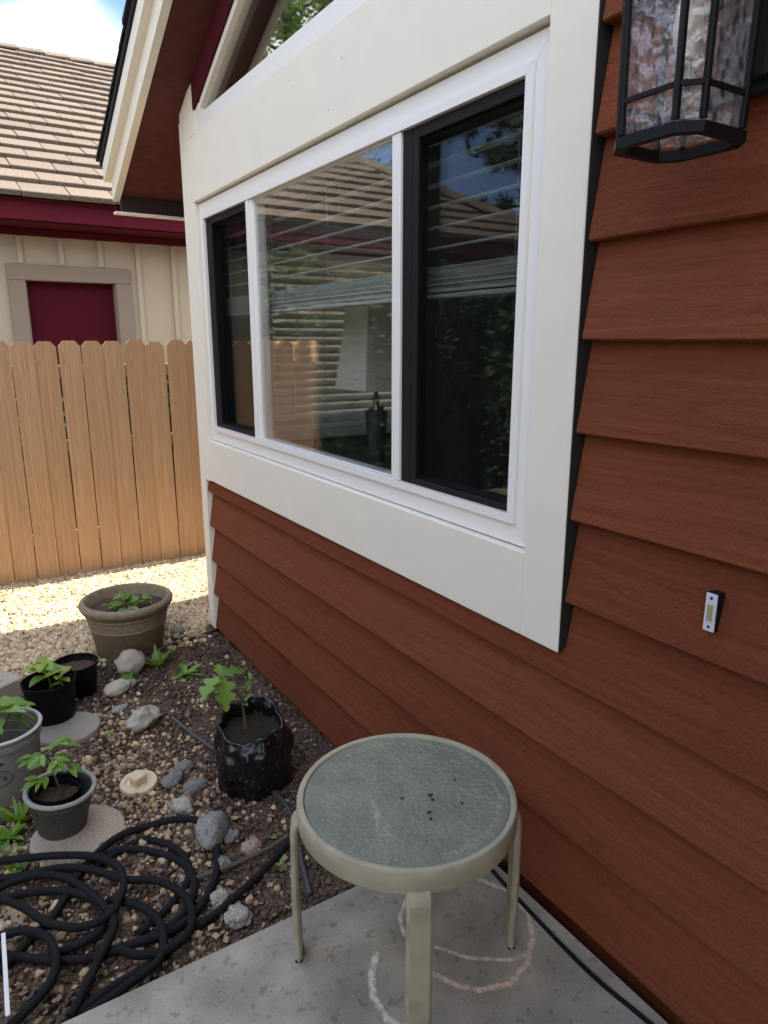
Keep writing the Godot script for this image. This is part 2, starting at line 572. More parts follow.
# ---------------------------------------------------------------- setting
func ground() -> void:
	# wide sheet to the horizon, then the soil bed with its own relief
	var m := MB.new()
	m.quad(Vector3(-300, -0.27, 300), Vector3(300, -0.27, 300), Vector3(300, -0.27, -300), Vector3(-300, -0.27, -300))
	setting("ground", m, M.far_ground)
	m = MB.new()
	var x0 := -3.0; var x1 := 1.4; var z0 := -7.6; var z1 := -1.40
	var nx := 220; var nz := 300
	var fine := FastNoiseLite.new(); fine.seed = 12; fine.frequency = 14.0; fine.fractal_octaves = 3
	for k in nz + 1:
		for j in nx + 1:
			var x := lerpf(x0, x1, float(j) / nx); var z := lerpf(z0, z1, float(k) / nz)
			var y := gy(x, z) + 0.009 * fine.get_noise_2d(x, z) + 0.012 * land.get_noise_2d(x * 3.0, z * 3.0)
			m.put(Vector3(x, y, z), Vector3.UP)
	for k in nz:
		for j in nx:
			var q := k * (nx + 1) + j
			m.tri(q, q + nx + 1, q + nx + 2); m.tri(q, q + nx + 2, q + 1)
	m.smooth(0, false)
	setting("soil_bed", m, M.soil)
	# patio slab with broom marks, stains and chalk
	m = MB.new()
	var a := Vector3(-3.2, -0.18, -1.47); var d := Vector3(-0.030, 0.0, 3.4)
	var b := 0.012
	m.box((a + d) * 0.5 - Vector3(0, 0.001, 0), d - a - Vector3(0, 0.002, 0), b)
	var o := setting("patio_slab", m, tri_map(mat(0.235, 0.226, 0.20, 0.9), Vector3(1, 1, 1), null, M.concrete_h, 0.1))
	m = MB.new()
	var w := d.x - a.x - b * 2.0; var l := 2.0
	var ox := d.x - b - 1.5
	m.quad(Vector3(ox, 0.0005, a.z + b + 1.5), Vector3(d.x - b, 0.0005, a.z + b + 1.5), Vector3(d.x - b, 0.0005, a.z + b), Vector3(ox, 0.0005, a.z + b), [Vector2(0, 1), Vector2(1, 1), Vector2(1, 0), Vector2(0, 0)])
	var cm := StandardMaterial3D.new()
	cm.roughness = 0.88
	cm.albedo_texture = ImageTexture.create_from_image(concrete_image(Vector2(ox, a.z + b), 1.5))
	part("slab_surface", m, cm, o)

func concrete_image(o: Vector2, size: float) -> Image:
	var w := 1536
	var im := Image.create(w, w, false, Image.FORMAT_RGB8)
	var n1 := FastNoiseLite.new(); n1.seed = 41; n1.frequency = 0.004; n1.fractal_octaves = 5
	var n2 := FastNoiseLite.new(); n2.seed = 42; n2.frequency = 0.16; n2.fractal_octaves = 3
	var n3 := FastNoiseLite.new(); n3.seed = 43; n3.frequency = 0.02; n3.fractal_octaves = 4
	var n4 := FastNoiseLite.new(); n4.seed = 44; n4.frequency = 0.35; n4.fractal_octaves = 2
	var base := Color(0.33, 0.303, 0.248)
	var chalk := [
		[[Vector2(-0.505, -1.235), Vector2(-0.545, -1.19), Vector2(-0.572, -1.14), Vector2(-0.574, -1.08), Vector2(-0.55, -1.02)], 0.010, Color(0.72, 0.66, 0.56), 1.0],
		[[Vector2(-0.345, -1.34), Vector2(-0.392, -1.30), Vector2(-0.412, -1.245), Vector2(-0.373, -1.186), Vector2(-0.314, -1.105), Vector2(-0.234, -1.045), Vector2(-0.19, -1.035)], 0.007, Color(0.68, 0.60, 0.48), 1.0],
		[[Vector2(-0.43, -1.15), Vector2(-0.416, -1.115), Vector2(-0.389, -1.061), Vector2(-0.35, -1.02), Vector2(-0.277, -0.995), Vector2(-0.202, -1.012), Vector2(-0.139, -1.06), Vector2(-0.092, -1.125), Vector2(-0.078, -1.21), Vector2(-0.12, -1.29)], 0.009, Color(0.70, 0.54, 0.40), 1.0],
		[[Vector2(-0.30, -1.24), Vector2(-0.24, -1.27), Vector2(-0.17, -1.30), Vector2(-0.13, -1.26)], 0.006, Color(0.5, 0.46, 0.38), 0.3],
	]
	for y in w:
		for x in w:
			var v := n1.get_noise_2d(x, y)
			var g := n2.get_noise_2d(x, y)
			var broom := n4.get_noise_2d(x * 0.05, y * 1.0)
			var sp := n3.get_noise_2d(x, y)
			var t := 0.92 + v * 0.42 + g * 0.17 + broom * 0.07
			if sp > 0.34: t *= 1.0 - 0.30 * smoothstep(0.34, 0.55, sp)
			if n2.get_noise_2d(x * 0.5 + 900.0, y * 0.5) > 0.52: t *= 0.7
			im.set_pixel(x, y, Color(base.r * t, base.g * t, base.b * t).linear_to_srgb())
	var k := w / size
	for c in chalk:
		var pts: Array = c[0]
		for s in pts.size() - 1:
			var p: Vector2 = (pts[s] - o) * k; var q: Vector2 = (pts[s + 1] - o) * k
			var r: float = c[1] * k
			var lo := p.min(q) - Vector2(r, r); var hi := p.max(q) + Vector2(r, r)
			for y in range(maxi(0, int(lo.y)), mini(w - 1, int(hi.y)) + 1):
				for x in range(maxi(0, int(lo.x)), mini(w - 1, int(hi.x)) + 1):
					var pt := Vector2(x, y)
					var near := Geometry2D.get_closest_point_to_segment(pt, p, q)
					var e := pt.distance_to(near) / r
					if e < 1.0:
						var grain := n2.get_noise_2d(x * 1.7, y * 1.7) * 1.6 + n3.get_noise_2d(x * 2.0, y * 2.0) * 1.2
						var cov := clampf((1.0 - e * e) * 1.1 + grain - 0.2, 0.0, 1.0) * float(c[3])
						var col: Color = c[2]
						im.set_pixel(x, y, im.get_pixel(x, y).lerp(col.linear_to_srgb(), cov))
	return im

# ---------------------------------------------------------------- our house
func own_house() -> void:
	var h := thing("house", "brown lap sided gable house wall with wide white window panel", "house")
	# lap siding, one board after another
	var k := -5
	while k <= 10:
		var y0 := 0.8715 + 0.21 * k
		if y0 < 0.55:
			if k == -5:
				siding(h, y0, 0.24, -3.882, -1.475, k)
			else:
				var joint: float = [-1.474, 0.6, -2.75, 0.9][k + 4] if k < 0 else 0.0
				siding(h, y0, 0.24, -3.882, joint - 0.001, k)
				if k == -4: siding(h, 0.008, 0.262, joint + 0.001, 1.9, k)
				else: siding(h, y0, 0.24, joint + 0.001, 1.9, k)
		elif y0 < 0.74:
			siding(h, y0, 0.745 - y0, -3.882, -1.1374, k)
			siding(h, y0, 0.24, -1.137, 1.9, k)
		else:
			siding(h, y0, 0.24, -1.137, 1.9, k + 3)
		k += 1
	bx("foundation", Vector3(0.02, -0.5, -3.92), Vector3(0.14, 0.0, 1.9), M.siding_b, h)
	# wall core round the two openings
	var core: Material = M.sheathing
	bx("wall", Vector3(0.03, -0.4, -3.95), Vector3(0.14, 0.968, 1.9), core, h)
	bx("wall", Vector3(0.03, 0.968, -3.95), Vector3(0.14, 2.188, -3.8075), core, h)
	bx("wall", Vector3(0.03, 0.968, -1.305), Vector3(0.14, 2.188, 1.9), core, h)
	bx("wall", Vector3(0.03, 2.188, -3.95), Vector3(0.14, 2.50, 1.9), core, h)
	var m := MB.new()
	m.prism([[-3.95, 2.50], [-3.73, 2.50], [-3.73, soff(-3.73) - 0.149], [-1.40, soff(-1.40) - 0.149], [-1.40, 2.50], [1.9, 2.50], [1.9, soff(0.1)], [1.0, soff(1.0)], [-3.95, soff(-3.95)]], Vector3(0.03, 0, 0), Vector3(0, 0, 1), Vector3(0, 1, 0), Vector3(0.11, 0, 0))
	part("gable", m, M.soffit, h)
	# white boards of the window panel
	var f := -0.019; var bk := 0.028
	bx("trim_board", Vector3(f, 0.735, -1.2855), Vector3(bk, 3.35, -1.148), M.cream, h, 0.002)
	bx("trim_board", Vector3(f, 0.735, -3.8075), Vector3(bk, 0.963, -1.2865), M.cream, h, 0.002)
	m = MB.new()
	m.prism([[-3.962, -0.19], [-3.885, -0.19], [-3.885, 0.73], [-3.809, 0.73], [-3.809, soff(-3.809) - 0.004], [-3.962, soff(-3.962) - 0.004]], Vector3(f, 0, 0), Vector3(0, 0, 1), Vector3(0, 1, 0), Vector3(bk - f, 0, 0))
	part("corner_board", m, M.cream, h)
	bx("corner_board", Vector3(f + 0.001, -0.19, -3.985), Vector3(0.10, 2.60, -3.963), M.cream, h, 0.002)
	bx("trim_board", Vector3(f, 2.194, -3.8075), Vector3(bk, 2.498, -1.2865), M.cream, h, 0.002)
	m = MB.new()
	m.prism([[-3.8075, 2.4995], [-3.73, 2.4995], [-3.73, soff(-3.73) - 0.17], [-3.745, soff(-3.745) - 0.02], [-3.8075, soff(-3.8075) - 0.004]], Vector3(f, 0, 0), Vector3(0, 0, 1), Vector3(0, 1, 0), Vector3(bk - f, 0, 0))
	part("trim_board", m, M.cream, h)
	bx("edge_strip", Vector3(f + 0.003, 0.737, -1.1475), Vector3(bk, 3.0, -1.1445), M.edge_dark, h)  # thin near-black strip along the panel edge, next to the siding ends
	# nail heads left in the panel
	for p in [[2.43, -2.62], [2.385, -2.22], [2.26, -2.32], [1.92, -3.86], [0.84, -3.88]]:
		m = MB.new()
		m.disc(Vector3.ZERO, 0.0026, 8)
		var nail := part("nail", m, M.bronze, h, Vector3(f - 0.0006, p[0], p[1]))
		nail.rotation.z = PI / 2
	# maroon frieze under the soffit
	m = MB.new()
	m.prism([[-3.745, soff(-3.745) - 0.147], [1.0, soff(1.0) - 0.147], [1.0, soff(1.0) - 0.004], [-3.745, soff(-3.745) - 0.004]], Vector3(f, 0, 0), Vector3(0, 0, 1), Vector3(0, 1, 0), Vector3(bk - f, 0, 0))
	part("frieze_board", m, M.maroon, h)
	clerestory(h)
	# eave and rake
	var ze := -4.64
	m = MB.new()
	m.prism([[ze + 0.04, soff(ze + 0.04)], [1.0, soff(1.0)], [1.0, soff(1.0) + 0.012], [ze + 0.04, soff(ze + 0.04) + 0.012]], Vector3(-0.205, 0, 0), Vector3(0, 0, 1), Vector3(0, 1, 0), Vector3(8.3, 0, 0))
	part("soffit", m, M.soffit, h)
	var rake := func(called: String, xa: float, xb: float, lo: float, hi: float, za: float, mt: Material) -> void:
		var r := MB.new()
		r.prism([[za, soff(za) + lo], [1.0, soff(1.0) + lo], [1.0, soff(1.0) + hi], [za, soff(za) + hi]], Vector3(xa, 0, 0), Vector3(0, 0, 1), Vector3(0, 1, 0), Vector3(xb - xa, 0, 0))
		part(called, r, mt, h)
	rake.call("rake_board", -0.236, -0.198, -0.010, 0.105, ze, M.cream)
	rake.call("rake_board", -0.276, -0.234, 0.100, 0.190, ze - 0.01, M.cream)
	rake.call("roof_deck", -0.288, 8.2, 0.195, 0.230, ze - 0.03, M.shingle)
	m = MB.new()
	m.prism([[1.0, soff(1.0) + 0.195], [1.0, soff(1.0) + 0.23], [6.8, soff(1.0) + 0.23 - SLOPE * 5.8], [6.8, soff(1.0) + 0.195 - SLOPE * 5.8]], Vector3(-0.288, 0, 0), Vector3(0, 0, 1), Vector3(0, 1, 0), Vector3(8.53, 0, 0))
	part("roof_deck", m, M.shingle, h)
	# each shingle course shows at the rake edge
	var z := ze - 0.05
	while z < -1.5:
		m = MB.new()
		var len_ := 0.26
		m.prism([[0, 0.233], [len_, 0.233 + SLOPE * len_], [len_, 0.240 + SLOPE * len_], [0, 0.256]], Vector3(-0.302 + rng.randf_range(-0.006, 0.006), 0, 0), Vector3(0, 0, 1), Vector3(0, 1, 0), Vector3(1.0, 0, 0))
		part("shingle", m, M.shingle, h, Vector3(0, soff(z), z))
		z += 0.145
	bx("eave_board", Vector3(-0.197, 2.245, ze), Vector3(8.2, soff(ze) + 0.18, ze + 0.035), M.eave_brown, h)
	bx("eave_trim", Vector3(-0.236, 2.232, ze - 0.012), Vector3(8.2, 2.2445, ze + 0.045), M.cream, h, 0.001)
	# unseen porch, added behind the viewpoint to shade the right of the wall
	bx("added_porch_ceiling", Vector3(-2.0, 2.66, 0.15), Vector3(-0.02, 2.76, 2.6), M.soffit, h)
	bx("added_porch_beam", Vector3(-2.0, 2.46, 0.11), Vector3(-0.02, 2.76, 0.1495), M.cream, h, 0.004)
	bx("added_porch_wall", Vector3(-2.0, -0.1, 2.2), Vector3(-0.02, 2.655, 2.3), M.siding_b, h)
	bx("added_porch_post", Vector3(-2.0, -0.1, 0.15), Vector3(-1.88, 2.655, 0.27), M.cream, h, 0.006)
	# side and back walls keep the rooms closed
	var wl: Material = M.siding_b
	m = MB.new()
	bx("wall", Vector3(0.1405, -0.4, -3.96), Vector3(8.0, 1.0, -3.82), wl, h)
	bx("wall", Vector3(0.1405, 2.15, -3.96), Vector3(8.0, soff(-3.96), -3.82), wl, h)
	bx("wall", Vector3(0.1405, 1.0, -3.96), Vector3(0.36, 2.15, -3.82), wl, h)
	bx("wall", Vector3(1.36, 1.0, -3.96), Vector3(8.0, 2.15, -3.82), wl, h)
	bx("wall", Vector3(0.03, -0.4, 1.9), Vector3(8.0, soff(0.1), 2.0), wl, h)
	m = MB.new()
	m.prism([[-3.96, -0.4], [1.9, -0.4], [1.9, soff(0.1)], [1.0, soff(1.0)], [-3.96, soff(-3.96)]], Vector3(8.0, 0, 0), Vector3(0, 0, 1), Vector3(0, 1, 0), Vector3(0.1, 0, 0))
	part("wall", m, wl, h)

func siding(h: Node, y0: float, tall: float, za: float, zb: float, k: int) -> void:
	# wedge board: thick butt below, thin lapped top behind the board above
	var m := MB.new()
	var seg := maxi(2, int((zb - za) / 0.22))
	var no := FastNoiseLite.new(); no.seed = 100 + k; no.frequency = 1.1
	var prof := [[-0.010, 0.0], [-0.015, 0.004], [lerpf(-0.015, 0.024, (tall) / 0.24), tall], [maxf(0.027, 0.0), tall], [0.024, 0.0]]
	var rows := []
	for s in seg + 1:
		var z := lerpf(za, zb, float(s) / seg)
		var dy := no.get_noise_1d(z * 2.0) * 0.004
		var dx := no.get_noise_1d(z * 1.3 + 40.0) * 0.0015
		var r := []
		for p in prof: r.append(Vector3(p[0] + (dx if p[1] < 0.1 else 0.0), y0 + p[1] + (dy if p[1] < 0.1 else 0.0), z))
		rows.append(r)
	for s in seg:
		for q in prof.size():
			var q2 := (q + 1) % prof.size()
			m.quad(rows[s][q], rows[s + 1][q], rows[s + 1][q2], rows[s][q2])
	for e in [0, seg]:
		var r: Array = rows[e]
		for q in range(1, prof.size() - 1):
			if e == 0: m.tri3(r[0], r[q], r[q + 1])
			else: m.tri3(r[0], r[q + 1], r[q])
	part("siding_board", m, M.sidings[(k * 7 + 40) % 4], h)

func clerestory(h: Node) -> void:
	var g := Node3D.new()
	g.name = "clerestory_window"
	h.add_child(g, true)
	var top := func(z: float) -> float: return soff(z) - 0.150
	var za := -3.70; var zb := -1.42
	var pr := func(called: String, poly: Array, xa: float, xb: float, mt: Material) -> void:
		var r := MB.new()
		r.prism(poly, Vector3(xa, 0, 0), Vector3(0, 0, 1), Vector3(0, 1, 0), Vector3(xb - xa, 0, 0))
		part(called, r, mt, g)
	pr.call("frame", [[za - 0.028, 2.502], [zb, 2.502], [zb, 2.572], [za + 0.035, 2.572], [za - 0.028, 2.53]], -0.012, 0.05, M.vinyl)
	pr.call("frame", [[za - 0.028, 2.532], [za + 0.033, 2.574], [za + 0.033, top.call(za + 0.033) - 0.01], [za - 0.028, top.call(za - 0.028)]], -0.0115, 0.05, M.vinyl)
	pr.call("frame", [[za + 0.034, top.call(za + 0.034) - 0.034], [zb, top.call(zb) - 0.034], [zb, top.call(zb)], [za + 0.034, top.call(za + 0.034)]], -0.006, 0.05, M.cream)
	pr.call("pane", [[za + 0.036, 2.574], [zb, 2.574], [zb, top.call(zb) - 0.036], [za + 0.036, top.call(za + 0.036) - 0.036]], 0.020, 0.024, M.glass)
	pr.call("pane", [[za + 0.036, 2.574], [zb, 2.574], [zb, top.call(zb) - 0.036], [za + 0.036, top.call(za + 0.036) - 0.036]], 0.034, 0.038, M.glass)

func house_window() -> void:
	var w := thing("sliding_window", "wide white framed three part window in the white panel", "window")
	var za := -3.800; var zb := -1.289; var y0 := 0.968; var y1 := 2.184
	# outer flange, mitred at the corners
	var fl := 0.056
	var fr := func(called: String, a: float, d: float, lo: float, hi: float, t: float, xa: float, xb: float, mt: Material) -> void:
		var o := Vector3(xa, 0, 0)
		var ww := Vector3(xb - xa, 0, 0)
		for s in [[[a, lo], [d, lo], [d - t, lo + t], [a + t, lo + t]], [[d, lo], [d, hi], [d - t, hi - t], [d - t, lo + t]], [[d, hi], [a, hi], [a + t, hi - t], [d - t, hi - t]], [[a, hi], [a, lo], [a + t, lo + t], [a + t, hi - t]]]:
			# leave a hairline at each mitre
			var ce := Vector2.ZERO
			for p in s: ce += Vector2(p[0], p[1]) * 0.25
			var poly := []
			for p in s:
				var v := Vector2(p[0], p[1])
				var e := (ce - v).normalized() * 0.0007
				poly.append([v.x + e.x, v.y + e.y])
			var r := MB.new()
			r.prism(poly, o, Vector3(0, 0, 1), Vector3(0, 1, 0), ww)
			part(called, r, mt, w)
	fr.call("flange", za, zb, y0, y1, fl, 0.004, 0.05, M.vinyl)
	fr.call("frame", za + fl + 0.001, zb - fl - 0.001, y0 + fl + 0.001, y1 - fl - 0.001, 0.024, -0.006, 0.07, M.vinyl)
	var lo := y0 + fl + 0.026; var hi := y1 - fl - 0.026
	var l0 := za + fl + 0.026; var r1 := zb - fl - 0.026
	# mullions
	var fa := -0.002
	bx("mullion", Vector3(fa, lo, -3.152), Vector3(0.07, hi, -3.1225), M.vinyl, w, 0.002)
	bx("mullion", Vector3(fa + 0.004, lo, -3.1205), Vector3(0.07, hi, -3.092), M.vinyl, w, 0.002)
	bx("mullion", Vector3(fa, lo, -1.950), Vector3(0.07, hi, -1.904), M.vinyl, w, 0.002)
	# sashes, each with its pane
	var lite := func(a: float, d: float, dark: bool) -> void:
		var s := Node3D.new()
		s.name = "sash"
		w.add_child(s, true)
		var y_a := lo + 0.001; var y_b := hi - 0.001
		var side := 0.052 if dark else 0.004
		var mt: Material = M.bronze if dark else M.vinyl
		var xa := 0.020 if dark else 0.010
		bx("stile", Vector3(xa, y_a, a), Vector3(0.066, y_b, a + side), mt, s, 0.002)
		bx("stile", Vector3(xa, y_a, d - (0.012 if dark else 0.004)), Vector3(0.066, y_b, d), mt, s, 0.002)
		bx("rail", Vector3(xa + 0.001, y_a, a + side + 0.0005), Vector3(0.066, y_a + (0.022 if dark else 0.004), d - 0.0125), mt, s, 0.002)
		bx("rail", Vector3(xa + 0.001, y_b - (0.040 if dark else 0.004), a + side + 0.0005), Vector3(0.066, y_b, d - 0.0125), mt, s, 0.002)
		var ga := a + side * 0.9; var gd := d - 0.003
		var gx := 0.046 if dark else 0.014
		bx("pane", Vector3(gx, y_a + 0.003, ga), Vector3(gx + 0.004, y_b - 0.003, gd), M.glass, s)
		bx("pane", Vector3(gx + 0.014, y_a + 0.003, ga), Vector3(gx + 0.018, y_b - 0.003, gd), M.glass, s)
		if dark:
			# insect screen in its own thin frame
			var q := a + side
			bx("screen_frame", Vector3(0.006, y_a, q), Vector3(0.019, y_b, q + 0.03), M.bronze, s, 0.002)
			bx("screen_frame", Vector3(0.006, y_a, a + 0.002), Vector3(0.012, y_b, q - 0.002), M.bronze, s, 0.001)
			bx("screen_frame", Vector3(0.006, y_a, d - 0.010), Vector3(0.019, y_b, d - 0.0005), M.bronze, s, 0.002)
			bx("screen_frame", Vector3(0.006, y_a, q + 0.0305), Vector3(0.019, y_a + 0.018, d - 0.0105), M.bronze, s, 0.002)
			bx("screen_frame", Vector3(0.006, y_b - 0.032, q + 0.0305), Vector3(0.019, y_b, d - 0.0105), M.bronze, s, 0.002)
			var r := MB.new()
			r.quad(Vector3(0.013, y_a, q + 0.02), Vector3(0.013, y_a, d - 0.006), Vector3(0.013, y_b, d - 0.006), Vector3(0.013, y_b, q + 0.02))
			part("insect_screen", r, M.screen, s)
	lite.call(l0, -3.1525, true)
	lite.call(-3.0915, -1.9505, false)
	lite.call(-1.9035, r1, true)

func room() -> void:
	# inside shell: floor, ceiling, partitions
	var h := thing("living_room", "dim living room interior seen through the window glass", "room")
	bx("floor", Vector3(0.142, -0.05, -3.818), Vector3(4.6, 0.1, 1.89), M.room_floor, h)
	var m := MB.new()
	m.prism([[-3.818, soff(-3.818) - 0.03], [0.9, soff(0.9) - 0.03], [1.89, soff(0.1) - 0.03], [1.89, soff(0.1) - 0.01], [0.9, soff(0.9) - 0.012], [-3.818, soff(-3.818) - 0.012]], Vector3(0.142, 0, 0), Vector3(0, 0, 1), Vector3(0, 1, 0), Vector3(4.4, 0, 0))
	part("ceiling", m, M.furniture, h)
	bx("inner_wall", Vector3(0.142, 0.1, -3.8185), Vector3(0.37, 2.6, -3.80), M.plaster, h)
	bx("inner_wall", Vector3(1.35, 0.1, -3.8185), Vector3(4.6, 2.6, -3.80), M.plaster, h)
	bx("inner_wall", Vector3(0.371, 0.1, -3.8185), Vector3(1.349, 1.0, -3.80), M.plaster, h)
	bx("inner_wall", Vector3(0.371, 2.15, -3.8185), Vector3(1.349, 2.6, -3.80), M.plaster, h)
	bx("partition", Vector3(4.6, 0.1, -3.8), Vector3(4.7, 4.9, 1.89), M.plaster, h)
	# second window, in the side wall
	var w := thing("side_window", "smaller window with closed blinds at the back of the dim room", "window")
	for s in [[0.361, 0.41], [1.31, 1.359]]:
		bx("frame", Vector3(s[0], 1.001, -3.93), Vector3(s[1], 2.149, -3.84), M.vinyl, w)
	for s in [[1.001, 1.05], [2.1, 2.149]]:
		bx("frame", Vector3(0.4105, s[0], -3.93), Vector3(1.3095, s[1], -3.84), M.vinyl, w)
	bx("pane", Vector3(0.40, 1.04, -3.90), Vector3(1.32, 2.11, -3.896), M.glass, w)
	bx("sill", Vector3(0.33, 0.93, -3.80), Vector3(1.39, 1.0, -3.76), M.vinyl, w, 0.004)
	# blinds
	blind("side_blind", "lowered white slat blind covering the smaller back window", Vector3(0.86, 2.12, -3.80), 0.94, 0.048, 22, 0, 0.75, PI / 2, M.slat)
	blind("window_blind", "half raised white slat blind behind the big window", Vector3(0.115, 2.135, -2.55), 2.33, 0.061, 6, 16, 0.12, 0.0, M.slat)
	# lamp on a low chest
	var c := thing("side_chest", "dark low chest carrying the lamp inside the room", "chest", Vector3(0.52, 0.1, -2.75))
	bx("body", Vector3(-0.22, 0.06, -0.5), Vector3(0.22, 0.70, 0.5), M.furniture, c, 0.004)
	bx("top", Vector3(-0.24, 0.701, -0.52), Vector3(0.24, 0.725, 0.52), M.furniture, c, 0.004)
	for s in [-1, 1]:
		for q in [-1, 1]: bx("leg", Vector3(s * 0.2 - 0.02, 0, q * 0.46 - 0.02), Vector3(s * 0.2 + 0.02, 0.0595, q * 0.46 + 0.02), M.furniture, c)
	var l := thing("table_lamp", "table lamp with square pale shade and slim dark base behind glass", "lamp", Vector3(0.40, 0.826, -2.70))
	m = MB.new()
	m.lathe([[0.0, 0.0], [0.055, 0.0], [0.055, 0.02], [0.030, 0.03], [0.030, 0.05], [0.052, 0.36], [0.052, 0.37], [0.0, 0.37]], 4)
	var base := part("base", m, mat(0.06, 0.055, 0.05, 0.4), l)
	base.rotation.y = PI / 4
	m = MB.new()
	m.lathe([[0.030, 0.37], [0.036, 0.375], [0.036, 0.39], [0.014, 0.395], [0.014, 0.41], [0.022, 0.42], [0.010, 0.44], [0.008, 0.50], [0.0, 0.50]], 16)
	part("neck", m, mat(0.5, 0.5, 0.48, 0.25, 1.0), l)
	m = MB.new()
	var b0 := 0.135; var t0 := 0.095; var ya := 0.465; var yb := 0.83
	for s in 4:
		var q := Basis(Vector3.UP, s * PI / 2)
		m.quad(q * Vector3(-b0, ya, b0), q * Vector3(b0, ya, b0), q * Vector3(t0, yb, t0), q * Vector3(-t0, yb, t0))
		m.quad(q * Vector3(b0 - 0.004, ya, b0 - 0.004), q * Vector3(-b0 + 0.004, ya, b0 - 0.004), q * Vector3(-t0 + 0.004, yb, t0 - 0.004), q * Vector3(t0 - 0.004, yb, t0 - 0.004))
	var sm := mat(0.82, 0.84, 0.72, 0.8)
	sm.backlight_enabled = true
	sm.backlight = Color(0.5, 0.5, 0.45)
	part("shade", m, sm, l)

func blind(called: String, label: String, at: Vector3, wide: float, gap: float, count: int, stack: int, tilt: float, turn: float, sm: Material) -> void:
	var b := thing(called, label, "blind", at, "", turn)      # runs along its own z
	bx("head_rail", Vector3(-0.025, -0.035, -wide / 2), Vector3(0.025, 0.02, wide / 2), sm, b, 0.003)
	var sl := MB.new()
	var ns := 5
	for k in ns - 1:
		var a0 := -0.024 + 0.048 * k / (ns - 1); var a1 := -0.024 + 0.048 * (k + 1) / (ns - 1)
		var c0 := 0.004 * (1.0 - pow(a0 / 0.024, 2)); var c1 := 0.004 * (1.0 - pow(a1 / 0.024, 2))
		sl.quad(Vector3(a0, c0, wide / 2), Vector3(a1, c1, wide / 2), Vector3(a1, c1, -wide / 2), Vector3(a0, c0, -wide / 2))
		sl.quad(Vector3(a0, c0 - 0.0025, -wide / 2), Vector3(a1, c1 - 0.0025, -wide / 2), Vector3(a1, c1 - 0.0025, wide / 2), Vector3(a0, c0 - 0.0025, wide / 2))
	sl.quad(Vector3(-0.024, -0.0025, -wide / 2), Vector3(-0.024, -0.0025, wide / 2), Vector3(-0.024, 0, wide / 2), Vector3(-0.024, 0, -wide / 2))
	var me := sl.mesh()
	var y := -0.05
	var r := RandomNumberGenerator.new(); r.seed = count * 7 + stack
	for k in count:
		var o := part("slat", me, sm, b, Vector3(0, y, 0))
		o.rotation.z = tilt + r.randf_range(-0.03, 0.03)
		o.rotation.x = r.randf_range(-0.0015, 0.0015)
		y -= gap
	for k in stack:
		var o := part("slat", me, sm, b, Vector3(r.randf_range(-0.003, 0.003), y, r.randf_range(-0.004, 0.004)))
		o.rotation.z = tilt * 0.3 + r.randf_range(-0.05, 0.05)
		o.rotation.x = r.randf_range(-0.001, 0.001)
		y -= 0.0046
	bx("bottom_rail", Vector3(-0.025, y - 0.018, -wide / 2), Vector3(0.025, y - 0.004, wide / 2), sm, b, 0.003)
	var n := maxi(2, int(wide / 0.42))
	for k in n:
		var z := lerpf(-wide / 2 + 0.1, wide / 2 - 0.1, float(k) / (n - 1))
		for x in [-0.026, 0.026]:
			var t := MB.new()
			t.tube([Vector3(x, 0, z), Vector3(x, y, z)], 0.0012, 5)
			part("ladder_cord", t, M.cord, b)

